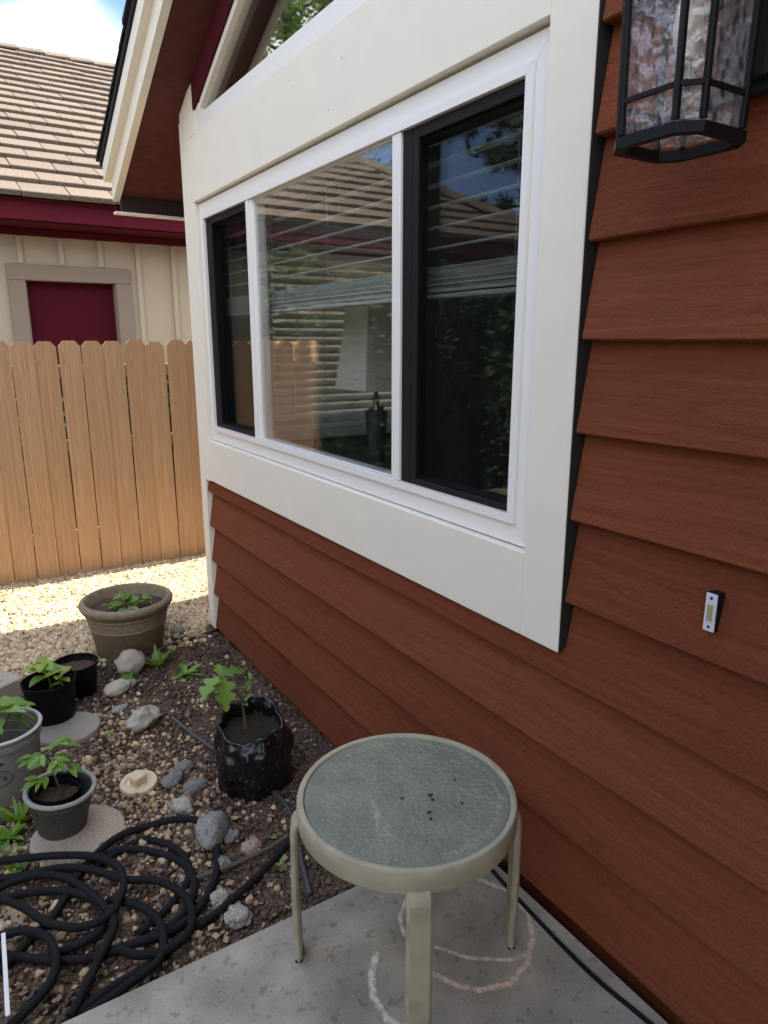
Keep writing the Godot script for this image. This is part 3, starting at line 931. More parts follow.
# ---------------------------------------------------------------- neighbour
func neighbour() -> void:
	var h := thing("neighbor_house", "cream board and batten house with tan tile roof behind fence", "house")
	var zw := -8.0; var ze := -7.5; var ye := 2.755; var s := 0.52
	# wall with its opening
	var oa := -0.397; var ob := 0.454; var ot := 2.08
	bx("wall", Vector3(-6.2, -0.3, zw - 0.2), Vector3(oa, 2.7, zw), M.nb_wall, h)
	bx("wall", Vector3(ob, -0.3, zw - 0.2), Vector3(7.0, 2.7, zw), M.nb_wall, h)
	bx("wall", Vector3(oa, ot, zw - 0.2), Vector3(ob, 2.7, zw), M.nb_wall, h)
	bx("wall", Vector3(-6.2, -0.3, -19.0), Vector3(-6.0, 2.7, zw - 0.2005), M.nb_wall, h)
	var x := -6.02
	while x < 3.0:
		if x < -0.61 or x > 0.62:
			bx("batten", Vector3(x, -0.3, zw), Vector3(x + 0.05, 2.49, zw + 0.034), M.nb_wall, h, 0.003)
		elif x > -0.5 and x < 0.6:
			bx("batten", Vector3(x, 2.235, zw), Vector3(x + 0.05, 2.49, zw + 0.034), M.nb_wall, h, 0.003)
		x += 0.372
	var door := bx("door", Vector3(oa, -0.2, zw - 0.12), Vector3(ob, ot, zw - 0.08), M.nb_door, h)
	for q in [[-0.553, oa], [ob, 0.61]]:
		bx("door_trim", Vector3(q[0], -0.25, zw + 0.0005), Vector3(q[1], ot - 0.001, zw + 0.035), M.nb_trim, h, 0.004)
	bx("door_trim", Vector3(-0.553, ot, zw + 0.0005), Vector3(0.61, 2.232, zw + 0.037), M.nb_trim, h, 0.004)
	for q in [[oa + 0.0005, oa + 0.012], [ob - 0.012, ob - 0.0005]]:
		bx("door_jamb", Vector3(q[0], -0.25, zw - 0.0795), Vector3(q[1], ot - 0.001, zw - 0.001), M.nb_trim, h)
	# frieze, soffit, fascia
	bx("frieze_board", Vector3(-6.2, 2.495, zw + 0.0005), Vector3(7.0, 2.56, zw + 0.03), M.nb_fascia, h, 0.004)
	bx("soffit", Vector3(-6.68, 2.562, zw), Vector3(7.0, 2.577, ze - 0.04), M.nb_fascia, h)
	bx("fascia", Vector3(-6.7, 2.572, ze - 0.039), Vector3(7.0, 2.75, ze - 0.004), M.nb_fascia, h, 0.004)
	# roof plane, hip at the far left
	var zr := -13.4; var yr := ye + s * (ze - zr)
	var hx := func(z: float) -> float: return -6.72 + (ze - z) * 0.78
	var m := MB.new()
	m.quad(Vector3(-6.72, ye, ze), Vector3(7.2, ye, ze), Vector3(7.2, yr, zr), Vector3(hx.call(zr), yr, zr))
	m.tri3(Vector3(-6.72, ye, ze - 11.8), Vector3(-6.72, ye, ze), Vector3(hx.call(zr), yr, zr))
	m.quad(Vector3(7.2, ye, ze - 11.8), Vector3(-6.72, ye, ze - 11.8), Vector3(hx.call(zr), yr, zr), Vector3(7.2, yr, zr))
	part("roof_deck", m, M.nb_fascia, h)
	var course := 0.352
	var up := Vector3(0, s, -1).normalized()
	var nor := Vector3(0, 1, s).normalized()
	var rows := int((ze - zr) * sqrt(1 + s * s) / course) + 1
	var tw := 0.405
	# one flat concrete tile: tilted slab with a thick lower edge
	var bas := Basis(Vector3.RIGHT, nor, Vector3.RIGHT.cross(nor))
	var tm := []
	for k in 3:
		var t := MB.new()
		t.box(Vector3.ZERO, Vector3(tw - 0.004, 0.052, course + 0.06), 0.006)
		tm.append(t.mesh())
	var rest := MB.new()
	var r := RandomNumberGenerator.new(); r.seed = 5
	for k in rows:
		var d := k * course + course * 0.5 - 0.05
		var p := Vector3(0, ye, ze) + up * d + nor * 0.045
		var left: float = hx.call(p.z) + 0.25
		var off := tw * 0.5 * (k % 2)
		var j := int(floor((left - off) / tw))
		while j * tw + off < 7.0:
			var xx := j * tw + off + tw * 0.5
			var b2 := bas * Basis(Vector3.RIGHT, -0.105 + r.randf_range(-0.006, 0.006)) * Basis(Vector3.BACK, r.randf_range(-0.006, 0.006))
			var at := Vector3(xx, 0, 0) + p + nor * r.randf_range(-0.004, 0.004)
			if xx > -1.2 and xx < 2.7:
				var o := part("roof_tile", tm[j % 3], M.tiles[r.randi() % 4], h, at)
				o.basis = b2
			elif xx > left:
				rest.box(at, Vector3(tw - 0.004, 0.052, course + 0.06), 0.0, b2)
			j += 1
	var ro := part("roof_tiles", rest, M.tiles[0], h)
	ro.set_meta("kind", "stuff")
	# ridge and hip caps
	var cap := func(at: Vector3, dir: Vector3) -> void:
		var c := MB.new()
		c.prism([[-0.13, -0.05], [0, 0.03], [0.13, -0.05], [0.13, -0.025], [0, 0.06], [-0.13, -0.025]], Vector3.ZERO, Vector3(0, 0, 1), Vector3(0, 1, 0), Vector3(0.43, 0, 0))
		var o := part("ridge_cap", c, M.tiles[r.randi() % 4], h, at)
		o.basis = Basis.looking_at(dir, Vector3.UP) * Basis(Vector3.UP, PI / 2) * Basis(Vector3.BACK, 0.05)
	var cx: float = hx.call(zr)
	while cx < 6.5:
		cap.call(Vector3(cx, yr + 0.06, zr), Vector3.RIGHT)
		cx += 0.36
	var ha := Vector3(-6.72, ye + 0.06, ze); var hb := Vector3(hx.call(zr), yr + 0.06, zr)
	var hn := int(ha.distance_to(hb) / 0.36)
	for k in hn:
		cap.call(ha.lerp(hb, float(k) / hn), (hb - ha).normalized())

# ---------------------------------------------------------------- fence
func fence() -> void:
	var f := thing("wooden_fence", "tan painted dog eared picket fence beyond the gravel strip", "fence")
	var zf := -5.45
	var pick := func(w: float, tall: float) -> MB:
		var m := MB.new()
		var c := 0.038
		m.prism([[-w / 2, 0], [w / 2, 0], [w / 2, tall - c], [w / 2 - c * 0.9, tall], [-w / 2 + c * 0.9, tall], [-w / 2, tall - c]], Vector3(0, 0, -0.009), Vector3.RIGHT, Vector3.UP, Vector3(0, 0, 0.018))
		return m
	var r := RandomNumberGenerator.new(); r.seed = 3
	var x := -1.33
	var k := 0
	while x < 1.4:
		var w := 0.1437 + r.randf_range(-0.0015, 0.0015)
		var o := part("picket", pick.call(w, 1.728 + r.randf_range(-0.012, 0.010)), M.pickets[k % 4 if r.randf() < 0.7 else r.randi() % 4], f, Vector3(x, -0.225, zf + r.randf_range(-0.005, 0.005)))
		o.rotation.z = r.randf_range(-0.006, 0.006)
		o.rotation.y = r.randf_range(-0.015, 0.015)
		x += 0.1485
		k += 1
	for y in [0.05, 0.72, 1.25]:
		bx("rail", Vector3(-1.40, y, zf - 0.052), Vector3(1.5, y + 0.085, zf - 0.014), M.pickets[1], f, 0.003)
	for px in [-1.40, 0.9]:
		bx("post", Vector3(px - 0.045, -0.3, zf - 0.145), Vector3(px + 0.045, 1.40, zf - 0.0525), M.pickets[1], f, 0.004)
	var g := thing("wooden_fence", "return run of tan pickets leading to the neighbor house, mirrored in the window", "fence")
	var z := -5.60
	k = 0
	while z > -7.9:
		var o := part("picket", pick.call(0.142, 1.728 + r.randf_range(-0.012, 0.010)), M.pickets[k % 4], g, Vector3(-1.50, -0.225, z))
		o.rotation.y = PI / 2 + r.randf_range(-0.02, 0.02)
		z -= 0.1485
		k += 1
	for y in [0.05, 0.72, 1.25]:
		bx("rail", Vector3(-1.489, y, -7.95), Vector3(-1.451, y + 0.085, -5.60), M.pickets[1], g, 0.003)

# ---------------------------------------------------------------- mirrored trees, and shrubs added for dark reflections and shade
func leaf_cloud(called: String, parent: Node, me: ArrayMesh, mt: Material, list: Array) -> void:
	var src := me.surface_get_arrays(0)
	var sv: PackedVector3Array = src[Mesh.ARRAY_VERTEX]
	var sn: PackedVector3Array = src[Mesh.ARRAY_NORMAL]
	var si: PackedInt32Array = src[Mesh.ARRAY_INDEX]
	var v := PackedVector3Array(); var n := PackedVector3Array(); var ix := PackedInt32Array()
	for t: Transform3D in list:
		var k := v.size()
		v.append_array(t * sv)
		n.append_array(Transform3D(t.basis.orthonormalized(), Vector3.ZERO) * sn)
		for q in si: ix.append(q + k)
	var a := []
	a.resize(Mesh.ARRAY_MAX)
	a[Mesh.ARRAY_VERTEX] = v; a[Mesh.ARRAY_NORMAL] = n; a[Mesh.ARRAY_INDEX] = ix
	var m := ArrayMesh.new()
	m.add_surface_from_arrays(Mesh.PRIMITIVE_TRIANGLES, a)
	part(called, m, mt, parent)

func rbasis(r: RandomNumberGenerator, s: float) -> Basis:
	return Basis.from_euler(Vector3(r.randf() * TAU, r.randf() * TAU, r.randf() * TAU)).scaled(Vector3.ONE * s)

func planting_behind() -> void:
	var r := RandomNumberGenerator.new(); r.seed = 77
	# needle tuft
	var tuft := MB.new()
	for k in 26:
		var d := Vector3(r.randf_range(-1, 1), r.randf_range(-1, 1), r.randf_range(-0.2, 1.6)).normalized()
		var sd := d.cross(Vector3(r.randf(), r.randf(), r.randf())).normalized() * 0.010
		var l := r.randf_range(0.14, 0.24)
		tuft.tri3(-sd, sd, d * l)
	var tuft_m := tuft.mesh()
	for p in [[Vector3(-9.2, -0.27, -10.6), 11.0, "tall dark pine behind the houses, mirrored in the right pane"], [Vector3(-12.5, -0.27, -7.0), 12.0, "dark pine standing farther left, seen only in the window reflection"]]:
		var t := thing("pine_tree", p[2], "tree", p[0], "pines beyond the yard")
		var tall: float = p[1]
		var m := MB.new()
		m.tube([Vector3(0, 0, 0), Vector3(0.05, tall * 0.4, 0.04), Vector3(0, tall * 0.8, 0), Vector3(0, tall, 0)], [0.20, 0.15, 0.08, 0.02], 10)
		part("trunk", m, M.bark, t)
		var list := []
		var lim := MB.new()
		for k in 58:
			var y := lerpf(1.4, tall * 0.97, k / 57.0)
			var a := k * 2.39996
			var reach := lerpf(2.9, 0.4, pow((y - 1.4) / (tall - 1.4), 1.1)) * r.randf_range(0.6, 1.15)
			var d := Vector3(cos(a), r.randf_range(-0.05, 0.35), sin(a))
			var e := Vector3(0, y, 0) + d * reach
			lim.tube([Vector3(0, y, 0), Vector3(0, y, 0) + d * reach * 0.5 + Vector3(0, 0.05, 0), e], [0.035, 0.022, 0.006], 5, false)
			for q in int(14 * reach) + 6:
				var f := r.randf_range(0.3, 1.05)
				var at := Vector3(0, y, 0) + d * reach * f + Vector3(r.randf_range(-0.3, 0.3), r.randf_range(-0.15, 0.18), r.randf_range(-0.3, 0.3)) * (0.5 + f * 0.6)
				list.append(Transform3D(rbasis(r, r.randf_range(1.0, 1.7)), at))
		part("limbs", lim, M.bark, t)
		leaf_cloud("crown", t, tuft_m, M.needles, list)
	# leafy trees
	var lf := MB.new()
	for k in 7:
		var b := rbasis(r, 1.0)
		var o := Vector3(r.randf_range(-0.12, 0.12), r.randf_range(-0.12, 0.12), r.randf_range(-0.12, 0.12))
		lf.quad(o, o + b * Vector3(0.03, 0, 0.04), o + b * Vector3(0, 0.01, 0.10), o + b * Vector3(-0.03, 0, 0.04))
	var lf_m := lf.mesh()
	for p in [[Vector3(-7.0, -0.27, -17.5), 11.0, 3.0, "green leafy tree behind the tile roof, mirrored in the upper glass"], [Vector3(-15.0, -0.27, -14.0), 10.0, 3.2, "broad leafy tree far left, seen only in the window reflection"]]:
		var t := thing("leafy_tree", p[3], "tree", p[0], "leafy trees beyond the yard")
		var tall: float = p[1]; var rad: float = p[2]
		var m := MB.new()
		m.tube([Vector3.ZERO, Vector3(0.1, tall * 0.35, 0), Vector3(0, tall * 0.7, 0.1), Vector3(0, tall * 0.95, 0)], [0.26, 0.18, 0.09, 0.02], 10)
		part("trunk", m, M.bark, t)
		var lim := MB.new()
		var list := []
		for k in 34:
			var y := lerpf(2.4, tall * 0.92, k / 33.0)
			var a := k * 2.39996
			var d := Vector3(cos(a), 0.55, sin(a)).normalized()
			var reach := rad * (0.4 + 0.75 * sin(PI * clampf((y - 1.5) / (tall - 1.0), 0, 1))) * r.randf_range(0.75, 1.1)
			lim.tube([Vector3(0, y, 0), Vector3(0, y, 0) + d * reach], [0.05, 0.012], 5, false)
			for q in 95:
				var f := r.randf_range(0.35, 1.05)
				list.append(Transform3D(rbasis(r, r.randf_range(0.9, 1.8)), Vector3(0, y, 0) + d * reach * f + Vector3(r.randfn() * 0.32, r.randfn() * 0.28, r.randfn() * 0.32)))
		part("limbs", lim, M.bark, t)
		leaf_cloud("crown", t, lf_m, M.foliage, list)
	# evergreens added left of the fence to darken the mirrored neighbor wall
	for k in 4:
		var t := thing("added_evergreen", ["tall evergreen next to the fence end, added to darken the middle pane", "second tall evergreen from the fence end, added to darken the glass", "third tall evergreen from the fence end, added to darken the glass", "tall evergreen farthest from the fence, added to darken the glass"][k], "added_shrub", Vector3(-2.1 - k * 0.86, -0.27, -7.05 + r.randf_range(-0.15, 0.15)), "added evergreens by the neighbor wall")
		var m := MB.new()
		var tall := 2.55 + r.randf_range(-0.15, 0.1)
		m.tube([Vector3.ZERO, Vector3(0, tall, 0)], [0.05, 0.01], 6, false)
		part("trunk", m, M.bark, t)
		var list := []
		for q in 3000:
			var y := r.randf_range(0.05, tall)
			var rad := 0.62 * pow(1.0 - y / (tall * 1.08), 0.30) * sqrt(r.randf())
			var a := r.randf() * TAU
			list.append(Transform3D(rbasis(r, r.randf_range(0.6, 1.0)), Vector3(cos(a) * rad, y, sin(a) * rad)))
		leaf_cloud("crown", t, lf_m, M.shrub_green, list)
	# bushes added right behind the fence to darken its gaps
	for k in 3:
		var t := thing("added_fence_shrub", ["dark bush added behind the left end of the picket fence", "dark bush added behind the middle of the picket fence", "dark bush added behind the fence next to the house corner"][k], "added_shrub", Vector3(-0.95 + k * 0.8, -0.27, -6.05), "bushes added behind the fence")
		var m := MB.new()
		m.tube([Vector3.ZERO, Vector3(0, 1.2, 0)], [0.03, 0.01], 6, false)
		part("stems", m, M.bark, t)
		var list := []
		for q in 1500:
			var d := Vector3(r.randfn(), r.randfn(), r.randfn()).normalized() * pow(r.randf(), 0.4)
			list.append(Transform3D(rbasis(r, r.randf_range(0.6, 1.0)), Vector3(d.x * 0.48, 0.78 + d.y * 0.75, d.z * 0.38)))
		leaf_cloud("crown", t, lf_m, M.shrub_green, list)
	# unseen shrubs added at the left to block low sky and darken reflections
	for k in 5:
		var at := Vector3(-4.7 + r.randf_range(-0.2, 0.2), -0.27, -5.4 + k * 1.55)
		var t := thing("added_shrub", ["dark rounded bush nearest the fence corner, added to block low sky", "second dark bush from the fence, added to block low sky", "middle dark bush of the left border, added to block low sky", "fourth dark bush from the fence, added to block low sky", "dark bush nearest the patio, added to block low sky"][k], "added_shrub", at, "added bushes along the left border")
		var m := MB.new()
		var list := []
		for q in 12:
			var d := Vector3(r.randf_range(-0.5, 0.5), 1.0, r.randf_range(-0.5, 0.5)) * r.randf_range(1.6, 2.7)
			m.tube([Vector3.ZERO, d], [0.03, 0.008], 5, false)
		part("stems", m, M.bark, t)
		for q in 2600:
			var d := Vector3(r.randfn(), r.randfn(), r.randfn()).normalized() * pow(r.randf(), 0.4)
			list.append(Transform3D(rbasis(r, r.randf_range(0.8, 1.4)), Vector3(d.x * 0.95, 1.65 + d.y * 1.6, d.z * 1.0)))
		leaf_cloud("crown", t, lf_m, M.shrub_green, list)

# ---------------------------------------------------------------- lantern and bell
func oct(hx: float, hz: float, c: float) -> Array:
	return [Vector2(-hx, -hz + c), Vector2(-hx + c, -hz), Vector2(hx - c, -hz), Vector2(hx, -hz + c), Vector2(hx, hz - c), Vector2(hx - c, hz), Vector2(-hx + c, hz), Vector2(-hx, hz - c)]

func wall_lantern() -> void:
	var l := thing("wall_lantern", "black wall lantern with rippled glass panes on the brown siding", "lantern", Vector3(-0.182, 1.806, -0.807))
	var gm := StandardMaterial3D.new()
	gm.albedo_color = Color(0.93, 0.95, 1.0, 0.05)
	gm.transparency = BaseMaterial3D.TRANSPARENCY_ALPHA
	gm.roughness = 0.06
	var hi := ntex(120, 0.028, [], 256, 2, FastNoiseLite.TYPE_CELLULAR, 12.0)
	tri_map(gm, Vector3(5, 3.6, 5), null, hi, 1.3, Vector3.ZERO, false)
	var ring := func(y0: float, y1: float, s_out: float, s_in: float) -> MB:
		var m := MB.new()
		var a := oct(0.078 * s_out, 0.078 * s_out, 0.028 * s_out); var b := oct(0.078 * s_in, 0.078 * s_in, 0.028 * s_in)
		for k in 8:
			var k2 := (k + 1) % 8
			var f := func(p: Vector2, y: float) -> Vector3: return Vector3(p.x, y, p.y)
			m.quad(f.call(a[k2], y0), f.call(a[k], y0), f.call(a[k], y1), f.call(a[k2], y1))
			m.quad(f.call(b[k], y0), f.call(b[k2], y0), f.call(b[k2], y1), f.call(b[k], y1))
			m.quad(f.call(a[k], y1), f.call(b[k], y1), f.call(b[k2], y1), f.call(a[k2], y1))
			m.quad(f.call(a[k2], y0), f.call(b[k2], y0), f.call(b[k], y0), f.call(a[k], y0))
		return m
	part("bottom_ring", ring.call(0.0, 0.016, 1.09, 0.88), M.black_metal, l)
	part("cross_bar", ring.call(0.066, 0.073, 1.05, 0.97), M.black_metal, l)
	part("cross_bar", ring.call(0.216, 0.223, 1.09, 1.0), M.black_metal, l)
	part("top_ring", ring.call(0.285, 0.31, 1.16, 0.9), M.black_metal, l)
	var scl := func(y: float) -> float: return 1.0 + 0.06 * (y / 0.29)
	var a0 := oct(0.078, 0.078, 0.028)
	for k in 8:
		var p: Vector2 = a0[k]
		var s1: float = scl.call(0.29)
		var m := MB.new()
		m.tube([Vector3(p.x, 0.02, p.y), Vector3(p.x * s1, 0.29, p.y * s1)], 0.0062, 4, true, Vector2.ONE, Vector3(p.x, 0, p.y).normalized())
		part("post", m, M.black_metal, l)
		var q: Vector2 = a0[(k + 1) % 8]
		m = MB.new()
		var i0 := 0.965
		m.quad(Vector3(q.x * i0, 0.022, q.y * i0), Vector3(p.x * i0, 0.022, p.y * i0), Vector3(p.x * s1 * i0, 0.288, p.y * s1 * i0), Vector3(q.x * s1 * i0, 0.288, q.y * s1 * i0))
		var nrm := Vector3((p.x + q.x), 0, (p.y + q.y)).normalized() * 0.0025
		m.quad(Vector3(p.x * i0, 0.022, p.y * i0) - nrm, Vector3(q.x * i0, 0.022, q.y * i0) - nrm, Vector3(q.x * s1 * i0, 0.288, q.y * s1 * i0) - nrm, Vector3(p.x * s1 * i0, 0.288, p.y * s1 * i0) - nrm)
		part("pane", m, gm, l)
	# roof, bulb, arm and back plate
	var m := MB.new()
	m.lathe([[0.105, 0.31], [0.108, 0.318], [0.05, 0.375], [0.02, 0.40], [0.012, 0.42], [0.0, 0.42]], 8)
	var cap := part("cap", m, M.black_metal, l)
	cap.rotation.y = PI / 8
	m = MB.new()
	m.lathe([[0.0, 0.125], [0.012, 0.13], [0.021, 0.155], [0.023, 0.18], [0.017, 0.21], [0.013, 0.235], [0.013, 0.29], [0.0, 0.29]], 18)
	var bm := mat(0.72, 0.70, 0.64, 0.35)
	part("bulb", m, bm, l)
	m = MB.new()
	m.tube([Vector3(0.0, 0.415, 0), Vector3(0.02, 0.44, 0), Vector3(0.08, 0.44, 0), Vector3(0.13, 0.40, 0), Vector3(0.165, 0.33, 0)], 0.008, 8)
	part("arm", m, M.black_metal, l)
	bx("back_plate", Vector3(0.160, 0.10, -0.058), Vector3(0.1795, 0.42, 0.058), M.black_metal, l, 0.004)
	bx("back_plate", Vector3(0.145, 0.12, -0.048), Vector3(0.1595, 0.40, 0.048), M.black_metal, l, 0.005)

func doorbell() -> void:
	var d := thing("doorbell_button", "small silver doorbell button with yellowed push bar on brown siding", "doorbell", Vector3(0.007, 0.9765, -0.757))
	bx("housing", Vector3(-0.022, -0.040, -0.0125), Vector3(0.012, 0.040, 0.0125), M.bronze, d, 0.001)
	bx("face_plate", Vector3(-0.0245, -0.0395, -0.012), Vector3(-0.0222, 0.0395, 0.012), mat(0.62, 0.66, 0.72, 0.35), d, 0.0006)
	bx("push_button", Vector3(-0.028, -0.017, -0.0052), Vector3(-0.0247, 0.017, 0.0052), mat(0.36, 0.31, 0.14, 0.5), d, 0.001)
	for s in [-1, 1]:
		var m := MB.new()
		m.lathe([[0.0032, 0.0], [0.0032, 0.0008], [0.0, 0.0012]], 10)
		var o := part("screw", m, M.rubber, d, Vector3(-0.0246, s * 0.030, 0))
		o.rotation.z = PI / 2

# ---------------------------------------------------------------- table
func side_table() -> void:
	var top := 0.452
	var t := thing("side_table", "round cream metal side table with rippled glass top", "table", Vector3(-0.430, 0.0, -1.214))
	var R := 0.262
	var m := MB.new()
	m.lathe([[R - 0.020, top - 0.018], [R - 0.004, top - 0.056], [R - 0.001, top - 0.054], [R + 0.001, top - 0.04], [R, top - 0.006], [R - 0.003, top - 0.001], [R - 0.009, top], [R - 0.015, top - 0.0015], [R - 0.017, top - 0.006], [R - 0.020, top - 0.012], [R - 0.020, top - 0.018]], 96)
	part("rim", m, M.table_metal, t)
	# rippled glass
	var gm := StandardMaterial3D.new()
	gm.albedo_color = lin(0.34, 0.355, 0.28)
	gm.roughness = 0.12
	gm.metallic_specular = 0.5
	gm.albedo_texture = ImageTexture.create_from_image(glass_dirt())
	var nh := ntex(130, 0.062, [], 512, 2, FastNoiseLite.TYPE_CELLULAR, 14.0)
	gm.heightmap_enabled = true
	gm.heightmap_texture = nh
	gm.heightmap_scale = 0.22
	m = MB.new()
	var rr := R - 0.0185
	var k := m.put(Vector3(0, top - 0.006, 0), Vector3.UP, Vector2(0.5, 0.5))
	for s in 97:
		var a := TAU * s / 96
		m.put(Vector3(cos(a) * rr, top - 0.006, sin(a) * rr), Vector3.UP, Vector2(0.5 + 0.5 * cos(a), 0.5 + 0.5 * sin(a)))
	for s in 96: m.tri(k, k + 2 + s, k + 1 + s)
	m.disc(Vector3(0, top - 0.011, 0), rr, 64, -1.0)
	part("glass_top", m, gm, t)
	# specks on the glass
	for p in [[0.045, 0.035, 0.007], [0.038, 0.052, 0.005], [0.005, 0.085, 0.006], [-0.02, 0.01, 0.004], [0.09, 0.10, 0.004], [-0.005, 0.105, 0.004], [0.13, 0.02, 0.003]]:
		m = MB.new()
		m.rock(Vector3(p[2], 0.002, p[2] * 0.7), int(p[0] * 1000) + 3, 0.4, 7, 5, 2.0)
		part("debris", m, M.rubber, t, Vector3(p[0], top - 0.004, p[1]))
	# bent strap legs
	var lr := Vector3(0.471, 0, 0.251).normalized()
	for s in 4:
		var d := Basis(Vector3.UP, s * PI / 2) * lr
		m = MB.new()
		var pts := []
		pts.append(d * (R - 0.07) + Vector3(0, top - 0.052, 0))
		pts.append(d * (R - 0.03) + Vector3(0, top - 0.048, 0))
		for q in 7:
			var a := lerpf(PI / 2, 0.0, q / 6.0)
			pts.append(d * (R - 0.026 + 0.034 * cos(a)) + Vector3(0, top - 0.082 + 0.034 * sin(a), 0))
		pts.append(d * (R + 0.010) + Vector3(0, 0.2, 0))
		pts.append(d * (R + 0.006) + Vector3(0, 0.004, 0))
		strap(m, pts, d.cross(Vector3.UP), 0.0285, 0.009)
		var leg := part("leg", m, M.table_metal, t)
		m = MB.new()
		m.box(Vector3.ZERO, Vector3(0.018, 0.006, 0.056), 0.002, Basis(d, Vector3.UP, d.cross(Vector3.UP)))
		part("foot", m, M.bronze, leg, d * (R + 0.006) + Vector3(0, 0.0032, 0))

func strap(m: MB, pts: Array, side: Vector3, hw: float, ht: float) -> void:
	# flat bar with rounded edges
	var n := pts.size()
	var ring := []
	for k in n:
		var t: Vector3 = (pts[mini(k + 1, n - 1)] - pts[maxi(k - 1, 0)]).normalized()
		var up := side.cross(t).normalized()
		var r := []
		for c in [[-1, -0.3], [-0.75, -1], [0.75, -1], [1, -0.3], [1, 0.3], [0.75, 1], [-0.75, 1], [-1, 0.3]]:
			r.append(pts[k] + side * hw * c[0] + up * ht * c[1])
		ring.append(r)
	var base := m.v.size()
	for k in n - 1:
		for q in 8:
			var q2 := (q + 1) % 8
			m.quad(ring[k][q2], ring[k][q], ring[k + 1][q], ring[k + 1][q2])
	for e in [0, n - 1]:
		for q in range(1, 7):
			m.tri3(ring[e][0], ring[e][q], ring[e][q + 1])

func glass_dirt() -> Image:
	var w := 512
	var im := Image.create(w, w, false, Image.FORMAT_RGB8)
	var a := FastNoiseLite.new(); a.seed = 140; a.frequency = 0.008; a.fractal_octaves = 5
	var b := FastNoiseLite.new(); b.seed = 141; b.frequency = 0.09; b.fractal_octaves = 3
	for y in w:
		for x in w:
			var p := Vector2(x - 256, y - 256) / 256.0
			var t := 0.78 + 0.08 * a.get_noise_2d(x, y) + 0.07 * b.get_noise_2d(x, y)
			var c := Color(t * 0.98, t, t * 0.985)
			# dried water line near the edge
			var rd := p.length() + 0.03 * a.get_noise_2d(x * 1.5, y * 1.5)
			var ln := exp(-pow((rd - 0.90) / 0.022, 2)) * clampf(b.get_noise_2d(x, y) * 1.5 + 0.45, 0, 1)
			if p.x > -0.2: c = c.lerp(Color(1.0, 0.98, 0.86), ln * 0.8)
			# dried smears
			for g in [[Vector2(-0.33, -0.16), Vector2(-0.47, 0.40), 0.030], [Vector2(-0.40, 0.02), Vector2(-0.54, 0.34), 0.022], [Vector2(-0.36, -0.05), Vector2(-0.44, 0.16), 0.05], [Vector2(-0.46, 0.40), Vector2(-0.53, 0.36), 0.03]]:
				var near := Geometry2D.get_closest_point_to_segment(p, g[0], g[1])
				var e: float = p.distance_to(near) / g[2]
				if e < 1.0:
					var s := clampf(1.0 - e + b.get_noise_2d(x * 1.6, y * 0.5) * 1.6 - 0.25, 0, 1)
					c = c.lerp(Color(1.0, 0.97, 0.86), s * 0.8)
			im.set_pixel(x, y, c)
	return im

# ---------------------------------------------------------------- pots
func soil_top(parent: Node, r: float, y: float, mt: Material, sd: int) -> void:
	var m := MB.new()
	var no := FastNoiseLite.new(); no.seed = sd; no.frequency = 30.0; no.fractal_octaves = 3
	var rings := 10; var seg := 28
	m.put(Vector3(0, y + 0.006, 0), Vector3.UP)
	for k in range(1, rings + 1):
		for s in seg:
			var a := TAU * s / seg
			var q := r * k / rings
			var p := Vector2(cos(a) * q, sin(a) * q)
			m.put(Vector3(p.x, y + 0.010 * no.get_noise_2d(p.x, p.y), p.y), Vector3.UP)
	for s in seg: m.tri(0, 1 + (s + 1) % seg, 1 + s)
	for k in range(1, rings):
		for s in seg:
			var s2 := (s + 1) % seg
			var a := 1 + (k - 1) * seg; var b := 1 + k * seg
			m.tri(a + s, a + s2, b + s2); m.tri(a + s, b + s2, b + s)
	m.smooth(0, false)
	part("soil", m, mt, parent)

